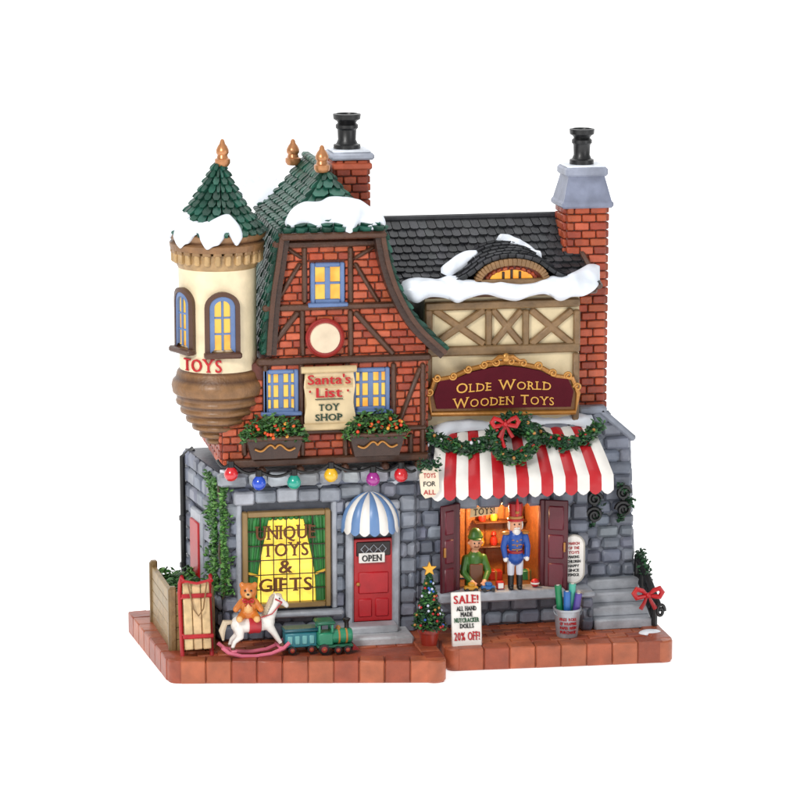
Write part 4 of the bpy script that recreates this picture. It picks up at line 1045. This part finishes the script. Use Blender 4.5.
# ================================================================ foreground things
p=PZ(467,646); q=MB(); x0,x1,_,_=rect(452,592,482,645,p.y); zz1=P(467,590,p.y+.12).z
ss=thing('sale_sign','white sale notice board leaning at the kerb right of the potted tree','sign',(p.x,p.y,G))
Hh=zz1-G; tl=Matrix.Translation((p.x,p.y,G))@Matrix.Rotation(R(-8),4,'X')
q.M=tl; q.cbox((0,0,Hh/2),X,Z,Yv,(x1-x0)/2,Hh/2,.018,.01,WHITE); q.build('board',PAINT,ss)
q=MB(); q.M=tl; q.cbox((0,.09,Hh*.4),X,Z,Yv,.02,Hh*.4,.012,.005,TAN); q.build('prop',PAINT,ss)
t=MB(); t.M=tl
for s_,k,ww,hh,cc in(('SALE!',.87,.25,.085,RED),('ALL HAND',.70,.2,.045,BLACK),('MADE',.595,.12,.045,BLACK),('NUTCRACKER',.49,.25,.045,hx('#1e5a34')),('DOLLS',.385,.14,.045,BLACK),('20% OFF!',.2,.26,.085,RED)):
    t.text(s_,0,Hh*k,ww,hh,-.02,cc,.008,True,None,.03)
t.build('lettering',LITTXT,ss)
p=PZ(429,645); pt_=thing('potted_christmas_tree','small decorated christmas tree with gold star in a red pot by the doorstep','christmas tree',(p.x,p.y,G))
q=MB(); q.lathe([(0,0),(.075,0),(.1,.14),(.115,.145),(.115,.18),(.095,.185),(.09,.16),(0,.16)],(p.x,p.y,G),hx('#9a3222'),20); q.build('pot',PAINT,pt_)
q=MB(); q.tube([(p.x,p.y,G+.15),(p.x,p.y,G+.7)],[.02,.008],hx('#5a4026'),8); q.build('trunk',MWOOD,pt_)
q=MB(); 
for i in range(1700):
    h_=random.random()**1.15; tier=(h_*5)%1; r_=(.17*(1-h_)+.012)*(1-.28*tier)*random.uniform(.45,1.05); a=random.uniform(0,2*PI)
    q.leaf((p.x+r_*math.cos(a),p.y+r_*math.sin(a),G+.19+h_*.55),.028,pick(PINE+[LEAF[1]],.28))
q.build('crown',MLEAF,pt_,smooth=False)
for i in range(34):
    h_=random.uniform(.02,.9); r_=(.165*(1-h_)+.015)*.95; a=random.uniform(PI,2*PI); ballpart('ornament',pt_,(p.x+r_*math.cos(a),p.y+r_*math.sin(a),G+.19+h_*.55),.014,random.choice([RED,GOLD,hx('#d0d4e8'),hx('#2a5ab0')]))
q=MB(); pl=[]
for i in range(10): a=PI/2+2*PI*i/10; rr=.075 if i%2==0 else .032; pl.append((p.x+rr*math.cos(a),G+.79+rr*math.sin(a)))
q.prism(pl,p.y-.015,p.y+.015,hx('#e0a93a')); q.build('star',MGOLD,pt_,smooth=False)
p=PZ(567,635); bk=thing('bucket','galvanised bucket with red lettering in front of the shop window','bucket',(p.x,p.y,G))
q=MB(); GM=hx('#b4b8be'); q.lathe([(0,.0),(.105,0),(.11,.02),(.135,.27),(.145,.275),(.145,.295),(.13,.295),(.125,.26),(.1,.03),(0,.03)],(p.x,p.y,G),GM,28)
q.build('pail',GALV,bk)
q=MB(); q.tube([(p.x+.145*math.cos(a),p.y-.02-.12*math.sin(a)*.5,G+.27-.12*math.sin(a)*.6) for a in[PI*i/14 for i in range(15)]],.008,hx('#7c7f86'),6); q.build('handle',PAINT,bk)
t=MB()
def bm_(q_): 
    a=q_.x/.122; rr=.125-q_.y+(q_.z-G-.15)*.08; return Vector((p.x+rr*math.sin(a-.15),p.y-rr*math.cos(a-.15),q_.z))
for s_,k in(('FREE ROLL',.2),('OF WRAPPING',.155),('PAPER WITH',.11),('PURCHASE',.065)): t.text(s_,0,G+k,.17,.032,0,RED,.006,False,bm_,.02)
t.build('lettering',LITTXT,bk)
for k,(dx,dy,h_,cc,nm2) in enumerate(((-.07,.03,.52,'#1f8a5a','green roll of wrapping paper at the left side of the bucket'),(-.01,-.03,.47,'#2f6fb5','blue roll of wrapping paper in the middle of the bucket'),(.045,.02,.53,'#55b5a0','pale teal roll of wrapping paper sticking up tallest in the bucket'),(.085,-.02,.44,'#5d4a9a','purple roll of wrapping paper at the right side of the bucket'))):
    q=MB(); a=Vector((p.x+dx*.6,p.y+dy,G+.04)); b_=Vector((p.x+dx*1.3,p.y+dy*1.2,G+h_)); q.tube([a,b_],.036,hx(cc),14); q.tube([b_,b_+(b_-a).normalized()*.004],.018,WHITE,10)
    tag(q.build('wrapping_paper_roll',PAINT),nm2,'wrapping paper','rolls of wrapping paper standing in the bucket')
x0,x1,z0,z1=rect(563,535,584,583,.0); xm=(x0+x1)/2; q=MB()
osn=thing('plaque_sign','tall white rounded notice with small lettering on the stone beside the right shutter','sign',(xm,.0,z0))
hw=(x1-x0)/2; pl=[(xm+hw*math.cos(PI*i/12),z1-hw+hw*math.sin(PI*i/12)) for i in range(13)]+[(xm-hw*math.cos(PI*i/12),z0+hw-hw*math.sin(PI*i/12)) for i in range(13)]
q.prism(pl,-.01,.04,WHITE); q.tube([(a,-.01,b) for a,b in pl],.009,hx('#b9b4ab'),6,True); q.build('board',PAINT,osn)
t=MB()
for i,(s_,cc) in enumerate((('MARCH',RED),('OF THE',RED),('TOYS',RED),('MAKING',BLACK),('CHILDREN',BLACK),('HAPPY',BLACK),('SINCE',BLACK),('1902',BLACK))): t.text(s_,xm,z1-.085-.047*i,.11 if len(s_)<8 else .14,.03,-.01,cc,.006,False,None,.02)
t.build('lettering',LITTXT,osn)
# stairs
sx0,sx1,_,_=rect(590,600,650,625,-.1)
stt=thing('stone_staircase','grey stone side steps rising past the right corner of the shop','steps',((sx0+sx1)/2,0,G))
n=4
for k in range(n):
    q=MB(); y0_=-.3+.13*k; q.box(sx0+.0,sx1-.02*k,y0_,YW+.1-.004*k,G-.01+.105*k,G+.105*(k+1),pick([hx('#acafb5'),hx('#9da0a8')],.04),.018); q.build('step',MSTONE,stt)
q=MB(); q.box(sx0-.14,sx0-.01,-.26,YR,G,G+.34,STONE[0],.02); blocks(q,(sx0-.14,-.26,G),X,Z,-Yv,.13,.34,.13,.12,.01,.03,.02,STONE,jt=.006); q.box(sx0-.16,sx0+.01,-.3,YR,G+.34,G+.4,LGREY,.02)
q.build('side_wall',MSTONE,stt)
q=MB(); xx=sx1-.03
def rz(y): return G+.30+.33*(y+.3)/.5
rail=[(xx+.04,-.38,rz(-.3)-.06),(xx+.02,-.3,rz(-.3)+.03),(xx,-.15,rz(-.15)+.05),(xx-.02,.0,rz(0)+.04),(xx-.03,.1,rz(.1)+.03),(xx-.03,.2,rz(.2)+.0)]
q.tube(rail,.036,BLACK,8)
for (x_,y_,z_) in (rail[1],rail[3],rail[5]): q.tube([(x_,y_,G+.02),(x_,y_,z_)],.032,BLACK,8)
q.tube([(xx,-.3,G+.12),(xx-.03,.2,G+.44)],.026,BLACK,8)
for i in range(8): t_=i/7; y_=-.3+.5*t_; q.tube([(xx-.03*t_,y_,G+.12+.32*t_),(xx-.03*t_,y_,rz(y_))],.018,BLACK,6)
for k in range(4):
    cy_=-.23+.12*k; q.tube([(xx-.012,cy_+.05*math.cos(a),rz(cy_)-.09+.06*math.sin(a)) for a in[2*PI*i/12 for i in range(12)]],.015,BLACK,6,True)
pts=[]
for i in range(24):
    an=i/23*3*PI; rr=.075*(1-i/30); pts.append((xx+.05+rr*math.cos(an)*.6,-.4-.02,G+.2+rr*math.sin(an)))
q.tube(pts,.018,BLACK,6)
q.build('railing',PAINT,stt)
q=MB()
for i in range(200):
    t_=random.random(); y_=-.1+.3*t_; q.leaf((xx+random.gauss(0,.025),y_+random.gauss(0,.02),rz(y_)+.05+random.gauss(0,.02)),.028,pick(PINE,.25))
tag(q.build('rail_garland',MLEAF,smooth=False),'evergreen garland wound along the black stair railing','garland')
q=MB(); pb=P(648,595,-.45); bow(q,(pb.x,-.45,pb.z),.24,hx('#b8101c')); tag(q.build('red_bow',PAINT),'large red ribbon bow tied at the foot of the black stair railing','bow')
# scrolled black brackets on the wall
for i,(px,py,lb,sc) in enumerate(((594,508,'black scrolled iron bracket on the stone just right of the plaque sign','s'),(623,502,'black scrolled iron bracket with evergreen at the far right stone edge','g'))):
    Yl=.1 if i==0 else .12
    pl_=P(px,py,Yl); ln=thing('wall_bracket',lb,'bracket',(pl_.x,.17,pl_.z),'scrolled brackets on the right stone wing')
    q=MB()
    for (oz,rr0,sg) in((.1,.075,1),(-.07,.085,-1)):
        pts=[]
        for k in range(26):
            an=k/25*3.2*PI; rr=rr0*(1-k/32); pts.append((pl_.x+sg*rr*math.cos(an),Yl-.02,pl_.z+oz+rr*math.sin(an)))
        q.tube(pts,.02,BLACK,6)
    q.tube([(pl_.x,Yl,pl_.z+.2),(pl_.x,Yl,pl_.z-.18)],.022,BLACK,8); q.tube([(pl_.x,Yl,pl_.z+.14),(pl_.x,.2,pl_.z+.14)],.02,BLACK,8); q.tube([(pl_.x,Yl,pl_.z-.12),(pl_.x,.2,pl_.z-.12)],.02,BLACK,8)
    q.build('scroll_iron',PAINT,ln)
    q=MB(); 
    for k in range(60 if i==0 else 180): t_=random.uniform(-1,1); q.leaf((pl_.x+.02+.05*math.cos(t_*3)+random.gauss(0,.02),Yl+random.gauss(0,.02),pl_.z+t_*.2),.028,pick(PINE,.25))
    q.build('sprig',MLEAF,ln,smooth=False)
# ================================================================ left foreground
cr=thing('wooden_planter_box','solid tan board planter box with low shrubs at the left end of the base','planter box',((A.x+xl)/2-.1,.1,G))
xa=A.x+.08; ya=-.25; xb=xl-.06; yb=.85; xa2=Fx+.22
q=MB()
def boards(mb,p,q_,h0,n):
    p=Vector((p[0],p[1],0)); q_=Vector((q_[0],q_[1],0)); U=q_-p; L=U.length; U.normalize(); N=Vector((U.y,-U.x,0))
    for i in range(n):
        hh=h0/n
        mb.cbox(p+U*L/2+Z*(G+hh*(i+.5)),U,Z,N,L/2,hh/2-.001,.026,.008,jit(WOOD,.07),0,.9)
    for k in range(2): mb.cbox(p+U*(L*k)+Z*(G+h0/2+.02)+N*.03,U,Z,N,.03,h0/2+.02,.016,.008,jit(hx('#846a42'),.1))
boards(q,(xa2,yb),(xa,ya),.6,5); boards(q,(xa,ya),(xb-.1,ya),.6,5); boards(q,(xb-.1,ya),(xb-.05,yb),.5,5)
for c_ in((xa,ya),(xb-.1,ya),(xa2,yb)): q.box(c_[0]-.035,c_[0]+.035,c_[1]-.035,c_[1]+.035,G,G+.66,hx('#846a42'),.012)
q.build('boards',MWOOD,cr,ang=20)
q=MB(); q.zprism([(xa+.04,ya+.04),(xb-.13,ya+.04),(xb-.1,yb-.05),(xa2+.04,yb-.05)],G,G+.5,hx('#3a2a20')); q.build('soil',MSTONE,cr)
q=MB()
for i in range(800):
    u=random.random();v=random.random(); x_=(xa+.05)*(1-u)+(xb-.14)*u+(xa2-xa)*v*(1-u); y_=ya+.05+(yb-ya-.1)*v; q.leaf((x_,y_,G+.5+random.random()**1.5*.14*(.6+.4*math.sin(x_*25)*math.cos(y_*14))),.034,pick(LEAF+IVY,.28))
q.build('shrubs',MLEAF,cr,smooth=False)
# sled
p=PZ(198,656); sd_=thing('sled','upright wooden sled with pale tan slats and red runners leaning on the planter box','sled',(p.x,p.y,G))
tl=Matrix.Translation((p.x,p.y,G))@Matrix.Rotation(R(-14),4,'X')@Matrix.Rotation(R(8),4,'Z')
for k in(-1,0,1):
    q=MB(); q.M=tl; q.cbox((k*.092,-.03,.4),X,Z,Yv,.042,.33,.014,.01,jit(hx('#dcbf92'),.05)); q.build('slat',MWOOD,sd_)
for z_ in(.2,.6):
    q=MB(); q.M=tl; q.cbox((0,-.055,z_),X,Z,Yv,.155,.022,.012,.008,hx('#b8202a')); q.build('cross_slat',MWOOD,sd_)
for s in(-1,1):
    q=MB(); q.M=tl; q.tube([(s*.15,.03,.0),(s*.15,.035,.3),(s*.15,.03,.64),(s*.15,.0,.74),(s*.145,-.06,.79),(s*.14,-.1,.74)],.022,hx('#b8202a'),8)
    for z_ in(.22,.58): q.tube([(s*.15,.03,z_),(s*.13,-.01,z_)],.013,hx('#b8202a'),6)
    q.build('runner',PAINT,sd_)
q=MB(); q.M=tl; q.tube([(-.145,-.09,.75),(0,-.08,.72),(.145,-.09,.75)],.014,hx('#b8202a'),8); q.build('crossbar',PAINT,sd_)
q=MB(); q.M=tl; q.tube([(-.1,-.09,.74),(-.05,-.1,.47),(.0,-.09,.4),(.05,-.1,.47),(.1,-.09,.74)],.008,hx('#8a6a44'),6); q.build('rope',PAINT,sd_)
# rocking horse
p=PZ(254,655)
hr=thing('rocking_horse','white rocking horse with pink rockers in front of the display window','rocking horse',(p.x,p.y,G))
Mx=Matrix.Translation((p.x,p.y,G))@Matrix.Rotation(R(6),4,'Z')
HW=hx('#e8e4de')
pr=[((-.15,0,.33),.085,(.0,0,.315),.075,HW),((0,0,.315),.075,(.13,0,.34),.085,HW),((.14,0,.36),.07,(.21,0,.5),.045,HW),((.21,0,.5),.045,(.235,0,.56),.042,HW),((.235,0,.565),.042,(.325,0,.50),.027,HW),((.325,0,.5),.027,(.335,0,.485),.024,HW)]
for s in(-1,1):
    pr+=[((.14,s*.04,.31),.05,(.2,s*.055,.22),.03,HW),((.2,s*.055,.22),.03,(.26,s*.06,.12),.02,HW),((.26,s*.06,.12),.022,(.275,s*.06,.095),.024,hx('#6a4a34')),
         ((-.16,s*.04,.31),.058,(-.15,s*.055,.22),.036,HW),((-.15,s*.055,.22),.032,(-.21,s*.06,.17),.022,HW),((-.21,s*.06,.17),.022,(-.23,s*.06,.12),.019,HW),((-.23,s*.06,.11),.022,(-.225,s*.06,.095),.024,hx('#6a4a34')),
         ((.22,s*.025,.59),.014,(.215,s*.03,.625),.006,HW)]
q=fuse(pr,.008,Mx); q.build('body',PAINT,hr)
q=MB();q.M=Mx; MN=hx('#c9b9a0')
for k in range(9): t_=k/8; q.tube([(.2-.09*t_,0,.6-.2*t_),(.165-.09*t_,-.03,.58-.2*t_),(.16-.085*t_,-.05,.53-.2*t_)],[.02,.022,.01],jit(MN,.1),6)
q.tube([(.23,0,.61),(.27,-.01,.6),(.29,-.015,.56)],[.016,.016,.006],MN,6)
q.build('mane',PAINT,hr)
q=MB();q.M=Mx; q.tube([(-.22,0,.36),(-.29,0,.36),(-.32,0,.28),(-.31,0,.18)],[.02,.035,.035,.01],MN,8); q.build('tail',PAINT,hr)
q=MB();q.M=Mx; q.lathe([(.088,-.06),(.096,-.05),(.092,0),(.096,.05),(.088,.06)],(0,0,.325),hx('#b8303a'),20,axis=Matrix.Rotation(PI/2,4,'Y')); q.build('saddle',PAINT,hr)
q=MB();q.M=Mx; q.tube([(.21,-.045,.57),(.28,-.038,.53)],.008,hx('#b8303a'),6); q.tube([(.28,-.038,.53),(.17,-.07,.43),(.06,-.06,.4)],.006,hx('#b8303a'),6); q.build('bridle',PAINT,hr)
q=MB();q.M=Mx; q.ball((.255,-.037,.57),.009,BLACK,8,6); q.build('eye',PAINT,hr)
PK=hx('#d8728a')
for s in(-1,1):
    q=MB();q.M=Mx; q.tube([(-.34,s*.09,.13),(-.28,s*.09,.075),(-.15,s*.09,.03),(0,s*.09,.018),(.15,s*.09,.03),(.28,s*.09,.075),(.34,s*.09,.13)],.02,PK,8); q.build('rocker',PAINT,hr)
for x_ in(-.22,.26):
    q=MB();q.M=Mx; q.box(x_-.03,x_+.03,-.1,.1,.07,.095,PK,.008); q.build('crosspiece',PAINT,hr)
bp_=Mx@Vector((-.05,0,.41)); TD=hx('#cc7a30'); TD2=hx('#e6b478')
tb_=thing('teddy_bear','brown teddy bear sitting on the back of the rocking horse','teddy bear',tuple(bp_))
Mt=Matrix.Translation(bp_)@Matrix.Rotation(R(-10),4,'Z')@Matrix.Scale(1.22,4)
pr=[((0,0,.04),.068,(0,0,.1),.06,TD),((0,0,.2),.07,(0,0,.205),.07,TD),((0,-.055,.19),.03,(0,-.065,.188),.026,TD2),((0,-.05,.07),.035,(0,-.045,.09),.03,TD2)]
for s in(-1,1): pr+=[((s*.05,0,.255),.025,(s*.052,0,.258),.024,TD),((s*.055,-.01,.12),.028,(s*.1,-.06,.07),.026,TD),((s*.045,-.02,.02),.034,(s*.07,-.1,-.0),.03,TD),((s*.07,-.115,.0),.026,(s*.07,-.118,.003),.026,TD2)]
q=fuse(pr,.008,Mt); q.build('body',PAINT,tb_)
q=MB();q.M=Mt; q.ball((0,-.092,.2),(.012,.01,.009),BLACK,8,6); q.build('nose',PAINT,tb_)
for s in(-1,1): q=MB();q.M=Mt; q.ball((s*.025,-.065,.225),.009,BLACK,8,6); q.build('eye',PAINT,tb_)
q=MB(); bow(q,(0,-.06,.135),.07,RED,Mt); q.build('bow_tie',PAINT,tb_)
# train
def wheels(root,xs,r_,y_,z_,col,M):
    for x_ in xs:
        for s in(-1,1):
            mb=MB(); mb.M=M; mb.lathe([(0,-.012,col),(r_,-.012,col),(r_,.012,col),(r_*.6,.014,col),(r_*.55,.014,hx('#a03a34')),(r_*.3,.02,hx('#a03a34')),(0,.02,GOLD)],(x_,s*y_,z_),col,16,axis=Matrix.Rotation(PI/2*(1 if s<0 else -1),4,'X')); mb.build('wheel',PAINT,root)
WB=hx('#26221f')
p=PZ(334,651); te=thing('toy_locomotive','green toy steam locomotive in front of the doorstep right of its wagon','toy train',(p.x,p.y,G)); Mx=Matrix.Translation((p.x,p.y,G))@Matrix.Rotation(R(3),4,'Z')@Matrix.Scale(1.08,4)
TG=hx('#2f8f6c'); TG2=hx('#24684f')
q=MB();q.M=Mx; q.box(-.17,.17,-.07,.07,.05,.08,TG2,.01); q.box(-.16,-.02,-.075,.075,.08,.2,TG,.012); 
for sx in(-.15,-.03):
    for sy in(-.065,.065): q.box(sx-.01,sx+.01,sy-.01,sy+.01,.2,.28,TG,.003)
q.box(-.18,0,-.09,.09,.275,.31,TG2,.014); q.build('cab',PAINT,te)
q=MB();q.M=Mx; q.lathe([(0,-.02),(.066,-.02),(.07,0),(.07,.17),(.06,.185),(0,.19)],(-.02,0,.15),TG,22,axis=Matrix.Rotation(PI/2,4,'Y')); 
for x_ in(.03,.1): q.lathe([(.071,0),(.075,.004),(.075,.014),(.071,.018)],(x_,0,.15),GOLD,22,axis=Matrix.Rotation(PI/2,4,'Y'))
q.ball((.04,0,.22),(.025,.025,.03),GOLD); q.build('boiler',PAINT,te)
q=MB();q.M=Mx; q.lathe([(0,0),(.022,0),(.02,.07),(.036,.1),(.03,.105),(0,.1)],(.12,0,.205),BLACK,16); q.build('smokestack',PAINT,te)
q=MB();q.M=Mx; q.prism([(.16,.02),(.23,.02),(.17,.08)],-.06,.06,hx('#8f2c30')); q.build('cowcatcher',PAINT,te)
wheels(te,(-.11,),.05,.08,.05,WB,Mx); wheels(te,(.02,.11),.036,.08,.036,WB,Mx)
p=PZ(300,651); tw=thing('toy_train_wagon','blue green toy train wagon behind the green locomotive','toy train',(p.x,p.y,G)); Mx=Matrix.Translation((p.x,p.y,G))@Matrix.Rotation(R(3),4,'Z')@Matrix.Scale(1.08,4)
TT=hx('#2f7f8c')
q=MB();q.M=Mx; q.box(-.15,.15,-.075,.075,.055,.2,TT,.014); q.box(-.165,.165,-.085,.085,.2,.235,hx('#245e6a'),.014)
for k in range(4): q.box(-.13+.068*k,-.13+.068*k+.045,-.082,-.07,.09,.17,hx('#78b8b8'),.006)
q.box(.14,.2,-.012,.012,.06,.08,BLACK,.004); q.build('wagon_body',PAINT,tw)
wheels(tw,(-.09,.09),.038,.082,.038,WB,Mx)
pd=PZ(655,632); q=MB(); q.ball((pd.x-.05,pd.y,G),(.12,.08,.035),SNOW,20,8); tag(q.build('snow_mound',MSNOW),'low white snow mound on the pavers at the foot of the side steps','snow')
# ================================================================ light
wd=bpy.data.worlds.new('World'); S.world=wd; wd.use_nodes=True; bg=wd.node_tree.nodes['Background']; bg.inputs['Color'].default_value=(.97,.985,1,1); bg.inputs['Strength'].default_value=.45
def area(name,loc,tgt,size,power,col=(1,1,1)):
    l=bpy.data.lights.new(name,'AREA'); l.shape='SQUARE'; l.size=size; l.energy=power; l.color=col
    o=bpy.data.objects.new(name,l); COL.objects.link(o); o.location=loc; o.rotation_euler=(Vector(loc)-Vector(tgt)).to_track_quat('Z','Y').to_euler()
area('key_softbox',(-7,-9,9),(0,0,2.4),3,1000,(1,.985,.96))
area('fill_softbox',(10,-11,5),(0,0,2.4),5,260,(.97,.985,1))
area('top_softbox',(0,1,13),(0,1,0),8,500)
l=bpy.data.lights.new('shop_lamp','POINT'); l.energy=26; l.color=(1,.68,.34); l.shadow_soft_size=.05
o=bpy.data.objects.new('shop_lamp',l); COL.objects.link(o); o.location=((ox0+ox1)/2,YR+.16,oz1-.1)
